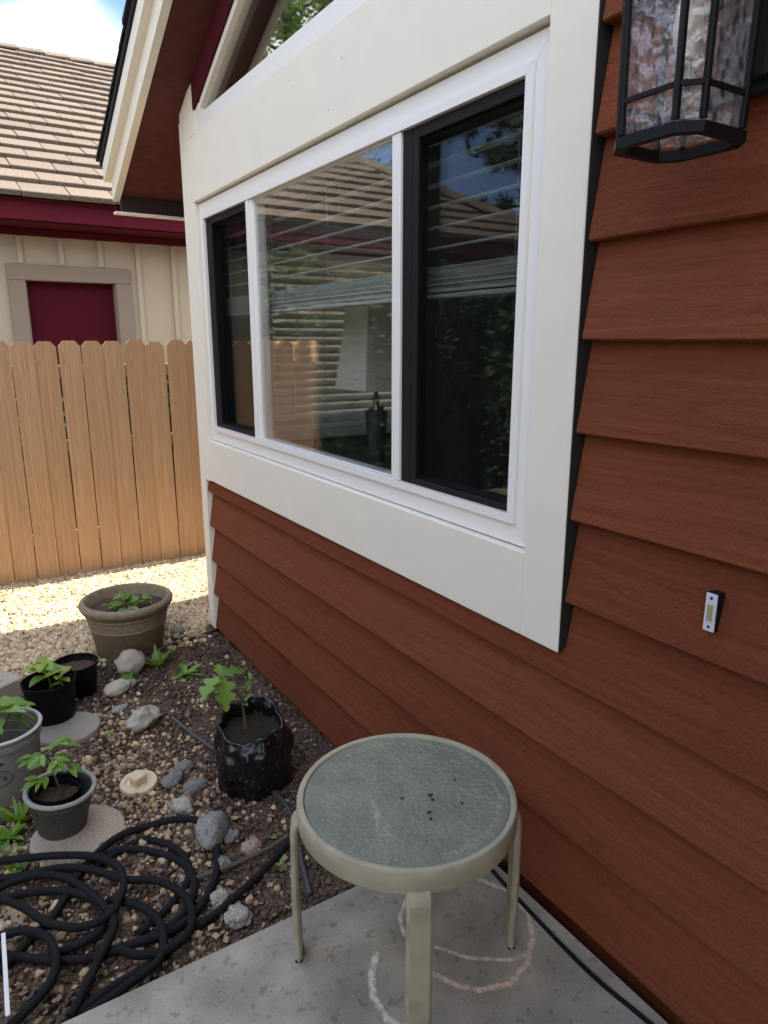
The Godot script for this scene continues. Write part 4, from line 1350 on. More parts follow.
func pots() -> void:
	# big taupe planter
	var at := on_ground(-0.508, -3.915, -0.012)
	var t := thing("large_planter", "large taupe planter with thick rolled rim on the gravel edge", "planter", at)
	var R := 0.248; var H := 0.335
	var m := MB.new()
	m.lathe([[0.0, 0.0], [0.168, 0.0], [0.175, 0.006], [0.204, 0.180], [0.207, 0.183], [0.209, 0.188], [0.207, 0.193], [0.2095, 0.199], [0.2085, 0.204], [0.2115, 0.210], [0.2105, 0.215], [0.2135, 0.221], [0.2125, 0.226], [0.2155, 0.232], [0.2145, 0.238], [0.2195, 0.252], [0.2235, 0.256], [0.2205, 0.262], [0.226, 0.276], [0.240, 0.284], [R, 0.298], [R + 0.003, 0.313], [R - 0.004, 0.328], [R - 0.016, H], [R - 0.026, 0.332], [R - 0.032, 0.320], [R - 0.038, 0.275], [R - 0.045, 0.26]], 64)
	part("shell", m, M.taupe, t)
	soil_top(t, R - 0.041, 0.272, M.potting_dry, 1)
	# black nursery pots
	for p in [[-0.997, -3.29, 0.116, 0.094, 0.185, "black nursery pot holding two seedlings, in front of its twin", 0.075, M.potting], [-0.852, -3.53, 0.108, 0.084, 0.17, "black nursery pot with bare brown soil beside big planter", 0.135, M.potting_dry]]:
		at = on_ground(p[0], p[1], 0.0)
		if p[0] < -0.9: at.y = -0.185
		t = thing("nursery_pot", p[5], "pot", at, "black nursery pots")
		nursery(t, p[2], p[3], p[4])
		soil_top(t, lerpf(p[3], p[2], p[6] / p[4]) - 0.003, p[6], p[7], 5)
	# silver bucket
	at = on_ground(-1.222, -2.835, 0.0)
	t = thing("plastic_bucket", "silver grey plastic bucket with black oval lettering at left edge", "bucket", at)
	var rt := 0.146; var rb := 0.120; var hh := 0.285
	m = MB.new()
	m.lathe([[0.0, 0.0], [rb, 0.0], [rb + 0.002, 0.004], [rt - 0.010, hh - 0.05], [rt - 0.002, hh - 0.048], [rt - 0.001, hh - 0.03], [rt - 0.006, hh - 0.028], [rt - 0.005, hh - 0.012]], 56)
	m.lathe([[rt - 0.012, hh - 0.012], [rt - 0.014, hh - 0.05], [rt - 0.018, hh - 0.052], [rt - 0.020, hh - 0.09], [rt - 0.024, hh - 0.092], [rb - 0.002, 0.08], [0.0, 0.08]], 56)
	part("shell", m, M.silver_plastic, t)
	m = MB.new()
	m.lathe([[rt - 0.005, hh - 0.0125], [rt + 0.003, hh - 0.010], [rt + 0.005, hh - 0.004], [rt, hh], [rt - 0.008, hh], [rt - 0.012, hh - 0.006], [rt - 0.012, hh - 0.0125]], 56)
	part("rim", m, M.silver_rim, t)
	soil_top(t, rb + 0.005, 0.10, M.potting_dry, 6)
	bucket_print(t, rb, rt - 0.012, hh)
	# grey pot tipped on its paver, with a black pot set inside
	at = Vector3(-1.078, -0.171, -2.425)
	t = thing("grey_pot", "weathered dark grey plastic pot with pale rim on round paver", "pot", at)
	t.rotation = Vector3(0.03, 0, -0.05)
	m = MB.new()
	m.lathe([[0.0, 0.0], [0.076, 0.0], [0.080, 0.005], [0.100, 0.118], [0.102, 0.120], [0.102, 0.128], [0.106, 0.146]], 48)
	m.lathe([[0.102, 0.150], [0.098, 0.128], [0.078, 0.02], [0.0, 0.02]], 48)
	part("shell", m, M.grey_plastic, t)
	m = MB.new()
	m.lathe([[0.106, 0.1465], [0.117, 0.147], [0.119, 0.152], [0.116, 0.158], [0.109, 0.160], [0.103, 0.157], [0.102, 0.150]], 48)
	part("rim", m, M.grey_rim, t)
	t = thing("inner_pot", "small black nursery pot nested inside the weathered grey pot", "pot", at + Vector3(-0.010, 0.020, 0.008))
	t.rotation = Vector3(0.05, 0, -0.06)
	nursery(t, 0.080, 0.062, 0.148)
	soil_top(t, 0.073, 0.108, M.potting_dry, 9)
	# grow bag
	at = on_ground(-0.395, -2.335, 0.0)
	t = thing("grow_bag", "crumpled black plastic bag of soil standing by brown wall", "bag", at)
	var no := FastNoiseLite.new(); no.seed = 8; no.frequency = 1.0; no.fractal_octaves = 1
	var cell := FastNoiseLite.new(); cell.seed = 5; cell.frequency = 1.0; cell.noise_type = FastNoiseLite.TYPE_CELLULAR; cell.fractal_type = FastNoiseLite.FRACTAL_NONE
	cell.cellular_return_type = FastNoiseLite.RETURN_DISTANCE
	var crump := func(a: float, y: float) -> Vector2:
		var ca := cos(a + 0.5); var sa := sin(a + 0.5)
		var sq := pow(pow(absf(ca), 3.4) + pow(absf(sa), 3.4), -1.0 / 3.4)
		var dent := no.get_noise_3d(cos(a) * 1.4, y * 6.0, sin(a) * 1.4)
		var crease := absf(no.get_noise_3d(cos(a) * 2.0 + 9.0, y * 20.0 + 0.8 * cos(a * 2.0), sin(a) * 2.0))
		var pleat := absf(no.get_noise_2d(cos(a) * 4.0 + 4.0, sin(a) * 4.0)) * smoothstep(0.16, 0.28, y)
		var up := smoothstep(0.2, 0.3, y)
		return Vector2(lerpf(1.0, sq, 0.55) * (0.95 + 0.13 * dent - 0.03 * crease - 0.02 * pleat + 0.085 * (cell.get_noise_3d(cos(a) * 1.7, y * 13.0, sin(a) * 1.7) + 0.5)), up * (0.022 * no.get_noise_2d(cos(a) * 0.9 + 3.0, sin(a) * 0.9) + 0.030 * cos(a + 1.0) - 0.008))
	m = MB.new()
	var prof := []
	for k in 30:
		var y := 0.285 * k / 29.0
		prof.append([0.124 + 0.018 * sin(PI * clampf(y / 0.27, 0, 1)) + 0.010 * (1.0 - y / 0.285), y])
	prof[0][0] = 0.12
	prof.append_array([[0.117, 0.290], [0.110, 0.286], [0.106, 0.275], [0.106, 0.25], [0.108, 0.225], [0.110, 0.20], [0.10, 0.19]])
	m.lathe(prof, 110, Vector3.ZERO, crump)
	m.smooth(0, true)
	part("bag_wall", m, M.bag, t)
	soil_top(t, 0.112, 0.240, M.potting, 10)

func nursery(t: Node3D, rt: float, rb: float, h: float) -> void:
	var m := MB.new()
	m.lathe([[0.0, 0.0], [rb, 0.0], [rb + 0.003, 0.004], [rt - 0.007, h - 0.022], [rt - 0.002, h - 0.020], [rt - 0.001, h - 0.004], [rt, h - 0.001], [rt - 0.002, h + 0.001], [rt - 0.005, h - 0.001], [rt - 0.006, h - 0.02], [rt - 0.010, h - 0.022], [rt - 0.012, h - 0.045], [rt - 0.014, h - 0.047], [rb, 0.03], [0.0, 0.03]], 48)
	part("shell", m, M.black_plastic, t)

func bucket_print(t: Node3D, rb: float, rt: float, hh: float) -> void:
	# printing bent round the bucket wall, facing the camera side
	var face := atan2(2.83, -0.05) + 0.48      # angle of the print centre round the axis
	var rad := func(y: float) -> float: return lerpf(rb + 0.002, rt + 0.002, y / (hh - 0.05)) + 0.0012
	var bend := func(p: Vector2) -> Vector3:
		var y := p.y
		var r: float = rad.call(y)
		var a := face - p.x / r
		return Vector3(cos(a) * r, y, sin(a) * r)
	var put := func(called: String, poly: PackedVector2Array) -> void:
		var m := MB.new()
		var tr := Geometry2D.triangulate_polygon(poly)
		for k in range(0, tr.size(), 3):
			var a: Vector3 = bend.call(poly[tr[k]]); var b: Vector3 = bend.call(poly[tr[k + 1]]); var c: Vector3 = bend.call(poly[tr[k + 2]])
			if (b - a).cross(c - a).dot(Vector3(a.x, 0, a.z)) < 0.0: m.tri3(a, c, b)
			else: m.tri3(a, b, c)
		part(called, m, M.print_black, t)
	# oval outlines
	for s in [[0.088, 0.044, 0.0022], [0.081, 0.038, 0.0009]]:
		var m := MB.new()
		for k in 64:
			var a := TAU * k / 64; var b := TAU * (k + 1) / 64
			var c := Vector2(0, 0.135)
			var o1 := c + Vector2(cos(a) * s[0], sin(a) * s[1]); var o2 := c + Vector2(cos(b) * s[0], sin(b) * s[1])
			var i1 := c + Vector2(cos(a) * (s[0] - s[2]), sin(a) * (s[1] - s[2])); var i2 := c + Vector2(cos(b) * (s[0] - s[2]), sin(b) * (s[1] - s[2]))
			m.quad(bend.call(i1), bend.call(o1), bend.call(o2), bend.call(i2))
		part("oval_line", m, M.print_black, t)
	put.call("bar_print", PackedVector2Array([Vector2(0.032, 0.190), Vector2(0.047, 0.190), Vector2(0.062, 0.190), Vector2(0.062, 0.202), Vector2(0.047, 0.202), Vector2(0.032, 0.202)]))
	# lettering
	var tm := TextMesh.new()
	var fnt := SystemFont.new()
	fnt.font_names = PackedStringArray(["Droid Serif"])
	fnt.font_italic = true
	fnt.font_weight = 700
	tm.font = fnt
	tm.text = "a's"
	tm.font_size = 32
	tm.pixel_size = 0.0011
	tm.depth = 0.0
	tm.curve_step = 1.0
	var arr := tm.get_mesh_arrays()
	var vs: PackedVector3Array = arr[Mesh.ARRAY_VERTEX]
	var ix = arr[Mesh.ARRAY_INDEX]
	var m := MB.new()
	for v in vs:
		var p: Vector3 = bend.call(Vector2(v.x + 0.045, v.y + 0.136))
		m.put(p, Vector3(p.x, 0, p.z).normalized())
	if ix != null and ix.size():
		for k in ix: m.i.append(k)
	else:
		for k in vs.size(): m.i.append(k)
	part("lettering", m, M.print_black, t)

# ---------------------------------------------------------------- stones, pavers, cap
func stone(x: float, z: float, r: Vector3, kind: String, label: String, sd: int, turn := 0.0, sink := 0.35, rough := 0.12) -> void:
	var m := MB.new()
	m.rock(r, sd, rough, 22, 14, 1.1)
	var o := solo("river_rock", m, M.stones[kind], label, "rock", on_ground(x, z, r.y * (1.0 - sink)), "rocks lying in the bed")
	o.rotation.y = turn

func paver(x: float, y: float, z: float, r: float, t: float, mt: Material, label: String, sd: int) -> void:
	var m := MB.new()
	var no := FastNoiseLite.new(); no.seed = sd; no.frequency = 1.5; no.fractal_octaves = 3
	m.lathe([[0, 0], [r * 0.98, 0], [r, 0.006], [r, t - 0.008], [r - 0.004, t - 0.002], [r - 0.01, t], [0, t]], 56, Vector3.ZERO, func(a: float, yy: float) -> Vector2: return Vector2(1.0 + 0.025 * no.get_noise_3d(cos(a) * 2, sin(a) * 2, yy * 20), 0.0))
	solo("round_paver", m, mt, label, "paver", Vector3(x, y, z), "round pavers in the bed")

func stones() -> void:
	stone(-0.573, -3.62, Vector3(0.074, 0.072, 0.070), "granite", "rounded speckled granite rock in front of the big planter", 1, 0.3, 0.25)
	stone(-0.627, -3.455, Vector3(0.048, 0.024, 0.036), "blue", "flat grey stone tucked behind the pale speckled stone", 2, 0.5)
	stone(-0.684, -3.42, Vector3(0.075, 0.034, 0.052), "granite", "flattish pale speckled stone below the granite rock", 3, 0.5, 0.2)
	stone(-0.652, -3.035, Vector3(0.084, 0.048, 0.056), "granite", "knobbly cream colored rock in the middle of the bed", 4, 0.55, 0.2, 0.24)
	stone(-0.714, -3.236, Vector3(0.042, 0.014, 0.028), "blue", "thin bluish white flake between the two speckled rocks", 5, 0.4, 0.3)
	stone(-0.595, -2.60, Vector3(0.042, 0.022, 0.032), "grey", "smooth grey cobble farthest back of the three near bag", 6, 0.1, 0.25)
	stone(-0.664, -2.52, Vector3(0.055, 0.026, 0.036), "grey", "smooth dark grey cobble right next to the cream cap", 7, 0.8, 0.25)
	stone(-0.607, -2.42, Vector3(0.052, 0.024, 0.034), "grey", "oval grey cobble nearest the black bag", 8, 0.15, 0.25)
	stone(-0.688, -2.30, Vector3(0.036, 0.030, 0.052), "pale", "upright pale stone below the dark grey cobbles", 9, 0.3, 0.25, 0.2)
	stone(-0.654, -2.065, Vector3(0.052, 0.050, 0.082), "blue", "large bluish grey rock touching the hose loop", 10, -0.45, 0.2, 0.2)
	stone(-0.566, -1.93, Vector3(0.038, 0.024, 0.030), "pink", "rounded pinkish stone right of the bluish rock", 11, 0.2, 0.3)
	stone(-0.600, -2.035, Vector3(0.026, 0.020, 0.030), "grey", "small dark angular stone behind the pinkish stone", 12, 0.9, 0.3, 0.3)
	stone(-0.715, -1.655, Vector3(0.036, 0.022, 0.040), "pale", "blocky grey stone beside the patio edge", 13, 0.5, 0.3, 0.2)
	stone(-0.735, -1.765, Vector3(0.028, 0.020, 0.026), "pale", "small pale stone between hose and patio edge", 14, 0.1, 0.3, 0.2)
	stone(-0.672, -1.90, Vector3(0.026, 0.022, 0.028), "grey", "small dark pebble under the hose loop by stick", 15, 0.1, 0.3, 0.2)
	stone(-0.225, -3.97, Vector3(0.046, 0.030, 0.034), "blue", "small round grey stone near the house corner", 16, 0.1, 0.2)
	stone(-0.81, -3.22, Vector3(0.020, 0.012, 0.018), "pink", "tiny reddish stone near the black pots", 17, 0.1, 0.2)
	paver(-1.036, -0.226, -2.365, 0.155, 0.055, M.paver, "round concrete paver under the weathered grey pot", 1)
	paver(-0.955, -0.225, -3.155, 0.138, 0.040, M.aggregate, "round pebbled paver in front of the black nursery pots", 2)
	paver(-0.875, -0.225, -4.10, 0.130, 0.022, M.aggregate, "pale sunlit round paver lying flat in the gravel", 3)
	paver(-1.34, -0.20, -2.02, 0.145, 0.030, M.paver, "weathered round paver half hidden under the hose coil", 4)
	# loose square block at the left
	var m := MB.new()
	m.box(Vector3.ZERO, Vector3(0.20, 0.10, 0.20), 0.006)
	var o := solo("concrete_block", m, M.paver, "pale square concrete block behind the silver bucket", "block", Vector3(-1.215, -0.14, -3.62))
	o.rotation.y = 0.5
	# drain clean-out plug
	var t := thing("drain_cap", "cream plastic drain plug with square nut lying in pebbles", "cap", on_ground(-0.782, -2.575, 0.016))
	t.rotation = Vector3(0.08, 0.35, 0.05)
	m = MB.new()
	m.lathe([[0, -0.02], [0.066, -0.02], [0.072, 0.0], [0.072, 0.009], [0.068, 0.014], [0.050, 0.015], [0.046, 0.011], [0, 0.011]], 40)
	part("disc", m, M.cap, t)
	m = MB.new()
	m.box(Vector3(0.0, 0.026, 0.0), Vector3(0.055, 0.032, 0.042), 0.004)
	part("square_nut", m, M.cap, t)

# ---------------------------------------------------------------- hose and lines
func curve_pts(pts: Array, step := 0.02) -> Array:
	var c := Curve3D.new()
	c.bake_interval = step
	for k in pts.size():
		var t: Vector3 = (pts[mini(k + 1, pts.size() - 1)] - pts[maxi(k - 1, 0)]) / 6.0
		c.add_point(pts[k], -t, t)
	return Array(c.get_baked_points())

func hose_and_lines() -> void:
	var strands := [
		[[-1.331,-2.373],[-1.214,-2.294],[-1.109,-2.226],[-1.019,-2.149],[-0.967,-2.050],[-0.967,-1.958],[-1.003,-1.877],[-1.050,-1.841],[-1.116,-1.849],[-1.184,-1.916],[-1.238,-2.023],[-1.298,-2.124],[-1.339,-2.179]],
		[[-1.335,-2.276],[-1.221,-2.218],[-1.116,-2.176],[-1.028,-2.099],[-0.960,-1.994],[-0.885,-1.934],[-0.842,-1.858],[-0.823,-1.770],[-0.841,-1.683],[-0.881,-1.637],[-0.939,-1.631],[-0.997,-1.666],[-1.033,-1.730]],
		[[-1.339,-2.179],[-1.270,-2.193],[-1.189,-2.174],[-1.123,-2.120],[-1.075,-2.035],[-1.041,-1.924],[-1.023,-1.831],[-1.041,-1.769],[-1.088,-1.696],[-1.130,-1.630],[-1.178,-1.568]],
		[[-1.330,-2.140],[-1.263,-2.132],[-1.185,-2.098],[-1.110,-2.044],[-1.057,-1.967],[-1.042,-1.884],[-1.065,-1.822],[-1.133,-1.806],[-1.195,-1.823]],
		[[-1.015,-1.955],[-0.952,-1.861],[-0.919,-1.777],[-0.920,-1.683],[-0.954,-1.605],[-1.04,-1.575],[-1.15,-1.55]],
		[[-1.315,-1.839],[-1.238,-1.907],[-1.166,-1.972],[-1.073,-2.126],[-0.994,-2.216],[-0.903,-2.261],[-0.790,-2.252],[-0.709,-2.223],[-0.658,-2.146],[-0.660,-2.007],[-0.700,-1.883],[-0.760,-1.789],[-0.828,-1.733],[-0.907,-1.711],[-1.016,-1.729],[-1.120,-1.753]],
		[[-1.053,-2.173],[-0.972,-2.192],[-0.886,-2.151],[-0.813,-2.059],[-0.774,-1.956],[-0.783,-1.849],[-0.829,-1.774],[-0.902,-1.727],[-0.973,-1.724],[-1.070,-1.732],[-1.169,-1.775],[-1.292,-1.887],[-1.340,-1.942]],
		[[-1.019,-2.149],[-0.916,-2.198],[-0.847,-2.197],[-0.795,-2.126],[-0.766,-2.030],[-0.776,-1.926],[-0.831,-1.850],[-0.907,-1.799],[-0.974,-1.767]],
		[[-1.329,-1.956],[-1.309,-1.947],[-1.247,-1.926],[-1.200,-1.871],[-1.182,-1.796],[-1.192,-1.720],[-1.230,-1.655],[-1.32,-1.60],[-1.45,-1.58]],
		[[-0.949,-1.638],[-0.844,-1.682],[-0.763,-1.706],[-0.670,-1.746],[-0.563,-1.808],[-0.450,-1.881],[-0.346,-1.949]],
		[[-1.198,-1.561],[-1.094,-1.605],[-0.995,-1.628],[-0.933,-1.635]],
	]
	var layer := [0.040, 0.026, 0.030, 0.018, 0.024, 0.010, 0.006, 0.0, 0.034, 0.002, 0.0]
	var m := MB.new()
	var no := FastNoiseLite.new(); no.seed = 2; no.frequency = 3.0
	for k in strands.size():
		var pts := []
		var n: int = strands[k].size()
		for q in n:
			var p: Array = strands[k][q]
			var e := minf(1.0, minf(q, n - 1 - q) / 1.5)
			pts.append(on_ground(p[0], p[1], 0.012 + layer[k] * (0.35 + 0.65 * e) + 0.006 * no.get_noise_2d(q * 0.7, k * 5.0)))
		m.tube(curve_pts(pts, 0.015), 0.0120, 12)
	solo("garden_hose", m, M.hose, "coiled black fabric soaker hose lying on the soil bed", "hose")
	# grey drip tubing either side of the bag
	m = MB.new()
	m.tube(curve_pts([on_ground(-0.540, -2.965, 0.045), on_ground(-0.482, -2.746, 0.028), on_ground(-0.439, -2.612, 0.016), on_ground(-0.40, -2.40, 0.006), on_ground(-0.365, -2.17, 0.012), on_ground(-0.385, -1.99, 0.012), on_ground(-0.46, -1.76, 0.012), on_ground(-0.50, -1.62, 0.010)], 0.03), 0.0085, 10)
	solo("drip_tube", m, M.drip, "grey drip irrigation tube running under the black bag", "tube")
	m = MB.new()
	m.tube(curve_pts([on_ground(-0.50, -3.66, 0.0), on_ground(-0.44, -3.735, 0.012), on_ground(-0.312, -3.83, 0.014), on_ground(-0.131, -3.86, 0.016), on_ground(0.02, -3.93, 0.014), on_ground(0.3, -4.1, 0.010)], 0.03), 0.0085, 10)
	solo("drip_tube", m, M.drip, "dark drip tube curving from the planter to house corner", "tube")
	m = MB.new()
	m.tube(curve_pts([on_ground(-0.012, -3.72, 0.04), on_ground(-0.035, -3.60, 0.02), on_ground(-0.06, -3.40, 0.008), on_ground(-0.10, -3.15, 0.012), on_ground(-0.17, -2.85, 0.008), on_ground(-0.22, -2.62, 0.006), on_ground(-0.26, -2.45, 0.02)], 0.03), 0.0035, 8)
	solo("thin_wire", m, M.wire, "thin reddish wire trailing along the foot of brown wall", "wire")
	m = MB.new()
	m.tube(curve_pts([on_ground(-0.775, -1.885, 0.018), on_ground(-0.627, -1.870, 0.024), on_ground(-0.52, -1.885, 0.022), on_ground(-0.445, -1.90, 0.030)], 0.03), 0.0075, 8)
	solo("dry_stick", m, M.stick, "straight grey brown stick lying by the hose tail", "stick")
	m = MB.new()
	m.tube(curve_pts([Vector3(-0.042, 0.006, -1.462), Vector3(-0.070, 0.006, -1.30), Vector3(-0.087, 0.006, -1.10), Vector3(-0.094, 0.006, -0.90), Vector3(-0.080, 0.006, -0.74), Vector3(-0.06, 0.006, -0.4), Vector3(-0.05, 0.006, 0.2)], 0.03), 0.0055, 8)
	solo("black_cable", m, M.black_plastic, "black cable lying on the concrete along the wall", "cable")
	# white plant stake
	m = MB.new()
	m.box(Vector3.ZERO, Vector3(0.011, 0.34, 0.004), 0.001)
	var o := solo("plant_marker", m, M.white_plastic, "white plastic marker stake leaning at the lower left edge", "stake", Vector3(-1.300, -0.082, -1.77))
	o.rotation = Vector3(1.42, -0.03, 0.0)

# ---------------------------------------------------------------- plants
func leaf_mesh(l: float, w: float, lobes: int, droop: float, depth := 0.45) -> ArrayMesh:
	var m := MB.new()
	var n := 5 + lobes * 6
	for k in n + 1:
		var t := float(k) / n
		var half := w * 0.5 * pow(sin(PI * pow(t, 0.75)), 0.75)
		if lobes > 0:
			half *= 1.0 - depth * pow(0.5 - 0.5 * cos(TAU * t * lobes + PI * 0.15), 2.0)
		if k == n: half = 0.0
		var y := -droop * t * t * l
		var z := t * l
		m.put(Vector3(-half, y + half * 0.28, z), Vector3.UP)
		m.put(Vector3(0, y, z), Vector3.UP)
		m.put(Vector3(half, y + half * 0.28, z), Vector3.UP)
	for k in n:
		var q := k * 3
		for s in 2:
			m.tri(q + s, q + s + 3, q + s + 4); m.tri(q + s, q + s + 4, q + s + 1)
	m.smooth(0, false)
	return m.mesh()

func put_leaf(t: Node3D, me: Mesh, mt: Material, at: Vector3, yaw: float, pitch: float, roll := 0.0, s := 1.0) -> void:
	var o := part("leaf", me, mt, t, at)
	o.basis = (Basis(Vector3.UP, yaw) * Basis(Vector3.RIGHT, -pitch) * Basis(Vector3.BACK, roll)).scaled(Vector3.ONE * s)

func stem(t: Node3D, pts: Array, r0: float, r1: float, mt: Material) -> void:
	var c := curve_pts(pts, 0.02)
	var rr := []
	for k in c.size(): rr.append(lerpf(r0, r1, float(k) / maxf(1, c.size() - 1)))
	var m := MB.new()
	m.tube(c, rr, 7)
	part("stem", m, mt, t)

func rosette(called: String, label: String, at: Vector3, n: int, l: float, w: float, mi: int, sd: int, lobes := 0, lift := 0.6, group := "") -> void:
	var r := RandomNumberGenerator.new(); r.seed = sd
	var t := thing(called, label, "weed", at, group)
	var ms := [leaf_mesh(l, w, lobes, 0.25), leaf_mesh(l * 0.75, w * 0.9, lobes, 0.1)]
	for k in n:
		put_leaf(t, ms[k % 2], M.leaf[mi if r.randf() < 0.7 else (mi + 1) % 4], Vector3(r.randf_range(-0.006, 0.006), 0.002, r.randf_range(-0.006, 0.006)), k * 2.4 + r.randf_range(-0.4, 0.4), lift + r.randf_range(-0.35, 0.4), r.randf_range(-0.3, 0.3), r.randf_range(0.7, 1.1))

func plants() -> void:
	var r := RandomNumberGenerator.new(); r.seed = 31
	# seedlings in the front nursery pot: broad pale leaves
	var broad := leaf_mesh(0.085, 0.065, 0, 0.25)
	for p in [[-0.985, -3.335, 0.17, 9, "taller yellow green seedling in the front black pot", 1.0, 0.3], [-0.948, -3.275, 0.14, 7, "shorter seedling with yellowing leaf in the front black pot", 0.72, 1.4]]:
		var y0 := -0.105
		var t := thing("seedling", p[4], "seedling", Vector3(p[0], y0, p[1]), "seedlings in the front black pot")
		var top := Vector3(-0.02 if p[5] > 0.9 else 0.0, p[2], 0.0)
		stem(t, [Vector3.ZERO, top * 0.5 + Vector3(0.004, 0, 0), top], 0.0035, 0.002, M.stem_green)
		var n: int = p[3]
		for k in n:
			var a: float = p[6] + k * TAU / n
			var at: Vector3 = top - Vector3(0, 0.022 * (k % 4), 0)
			put_leaf(t, broad, M.leaf[3 if k % 2 == 0 else 1] if not (p[5] < 0.9 and k == 1) else M.leaf[4], at, a, r.randf_range(-0.1, 0.5), r.randf_range(-0.3, 0.3), p[5] * r.randf_range(0.85, 1.15))
	# bucket plant, lobed leaves hanging over the rim
	var lob := leaf_mesh(0.13, 0.075, 3, 0.35)
	var t := thing("bucket_plant", "dark stemmed young plant with lobed leaves in the silver bucket", "plant", on_ground(-1.225, -2.84, 0.10))
	stem(t, [Vector3.ZERO, Vector3(-0.005, 0.14, -0.01), Vector3(-0.025, 0.26, -0.02)], 0.005, 0.003, M.rubber)
	stem(t, [Vector3(-0.004, 0.13, -0.01), Vector3(0.03, 0.19, 0.0), Vector3(0.045, 0.23, 0.0)], 0.0025, 0.0015, M.stem)
	for q in [[0.05, 0.235, 0.0, 1.9, -0.5, 1.0, 2], [0.03, 0.24, -0.02, 2.4, 0.2, 0.8, 1], [-0.02, 0.25, -0.02, 1.2, 0.3, 1.1, 0], [-0.03, 0.26, -0.02, 3.4, 0.4, 1.0, 0], [-0.03, 0.24, 0.0, 0.3, 0.1, 1.0, 2], [-0.03, 0.255, 0.01, -0.9, 0.2, 1.0, 0], [-0.02, 0.19, 0.0, -0.3, -0.4, 0.9, 2], [0.0, 0.22, -0.02, 1.7, 0.5, 0.75, 4], [-0.03, 0.28, -0.03, 2.6, 0.6, 0.9, 0], [0.0, 0.25, 0.02, 0.9, 0.4, 0.9, 1], [-0.01, 0.27, 0.0, 1.5, 0.1, 1.1, 0], [0.04, 0.22, 0.01, 1.0, -0.2, 0.7, 0], [-0.02, 0.23, 0.02, -0.2, 0.5, 0.8, 1]]:
		put_leaf(t, lob, M.leaf[q[6]], Vector3(q[0], q[1], q[2]), q[3], q[4], r.randf_range(-0.3, 0.3), q[5])
	# plant in the nested pot: fans of narrow leaflets
	var nar := leaf_mesh(0.066, 0.026, 0, 0.2)
	t = thing("potted_sapling", "slender sapling with fanned leaflets in the nested black pot", "plant", Vector3(-1.066, -0.045, -2.418))
	stem(t, [Vector3.ZERO, Vector3(-0.018, 0.08, -0.008), Vector3(-0.030, 0.165, -0.015)], 0.0045, 0.003, M.stem)
	for q in [[-0.030, 0.165, -0.015, -1.2, 0.25], [-0.030, 0.165, -0.015, 1.5, 0.7], [-0.032, 0.16, -0.015, 2.2, 0.3], [-0.028, 0.15, -0.012, 0.4, 0.2], [-0.024, 0.11, -0.010, 1.4, 0.1], [-0.022, 0.085, -0.008, -1.4, 0.1], [-0.026, 0.12, -0.01, -2.4, 0.3]]:
		var o := Vector3(q[0], q[1], q[2])
		var d := Basis(Vector3.UP, q[3]) * Basis(Vector3.RIGHT, -q[4]) * Vector3(0, 0, 1)
		var tip := o + d * 0.055
		stem(t, [o, o + d * 0.03, tip], 0.0016, 0.001, M.stem_green)
		for k in 5:
			put_leaf(t, nar, M.leaf[(k + int(absf(q[3]) * 3.0)) % 3], tip - d * 0.008 * k, q[3] + (k - 2) * 0.6, q[4] - 0.35 + r.randf_range(-0.15, 0.2), r.randf_range(-0.3, 0.3), r.randf_range(0.8, 1.15))
	# sapling in the grow bag: lobed oak-like leaves
	t = thing("bag_sapling", "thin sapling with big lobed leaves growing from the black bag", "plant", on_ground(-0.415, -2.345, 0.24))
	stem(t, [Vector3.ZERO, Vector3(-0.004, 0.08, -0.004), Vector3(-0.012, 0.15, -0.01)], 0.006, 0.003, M.stem)
	stem(t, [Vector3(-0.010, 0.13, -0.008), Vector3(-0.05, 0.20, -0.01), Vector3(-0.09, 0.24, -0.01)], 0.003, 0.002, M.stem)
	stem(t, [Vector3(-0.008, 0.11, -0.006), Vector3(0.02, 0.15, -0.03), Vector3(0.05, 0.18, -0.04)], 0.0025, 0.0015, M.stem)
	var oak := leaf_mesh(0.118, 0.085, 3, 0.3, 0.6)
	for q in [[-0.09, 0.24, -0.01, -1.0, -0.15, 1.0, 1], [-0.08, 0.235, -0.01, -0.1, -0.75, 1.05, 0], [-0.085, 0.24, -0.01, 1.7, 0.15, 0.9, 2], [-0.085, 0.24, -0.015, 2.8, 0.5, 0.6, 1]]:
		put_leaf(t, oak, M.leaf[q[6]], Vector3(q[0], q[1], q[2]), q[3], q[4], r.randf_range(-0.3, 0.3), q[5])
	for k in 9:
		put_leaf(t, nar, M.leaf[k % 3], Vector3(0.0 + 0.006 * k, 0.10 + 0.010 * k, -0.008 - 0.004 * k), k * 2.2, r.randf_range(0.2, 0.9), 0.0, r.randf_range(0.55, 0.8))
	# seedlings in the big planter
	var rd := leaf_mesh(0.085, 0.07, 0, 0.3)
	for p in [[-0.52, -3.93, 0.085, "tallest sprout in the middle of the big planter"], [-0.45, -3.90, 0.06, "leafy sprout on the right side of the big planter"], [-0.59, -3.91, 0.045, "low sprout on the left side of the big planter"], [-0.53, -3.84, 0.03, "small sprout at the front of the big planter"]]:
		t = thing("planter_sprout", p[3], "sprout", on_ground(p[0], p[1] + 0.035, 0.262), "sprouts in the big planter")
		stem(t, [Vector3.ZERO, Vector3(0.003, p[2] * 0.5, 0), Vector3(0.0, p[2], 0)], 0.002, 0.0015, M.stem_green)
		for k in 7:
			put_leaf(t, rd, M.leaf[k % 2], Vector3(r.randf_range(-0.02, 0.02), p[2] * r.randf_range(0.4, 1.0), r.randf_range(-0.02, 0.02)), k * 2.4, r.randf_range(-0.2, 0.7), r.randf_range(-0.4, 0.4), r.randf_range(0.5, 1.0))
	# weeds
	rosette("garden_weed", "upright bright green weed right of the granite rock", on_ground(-0.44, -3.60), 11, 0.135, 0.042, 1, 1, 2, 0.8, "small weeds in the soil")
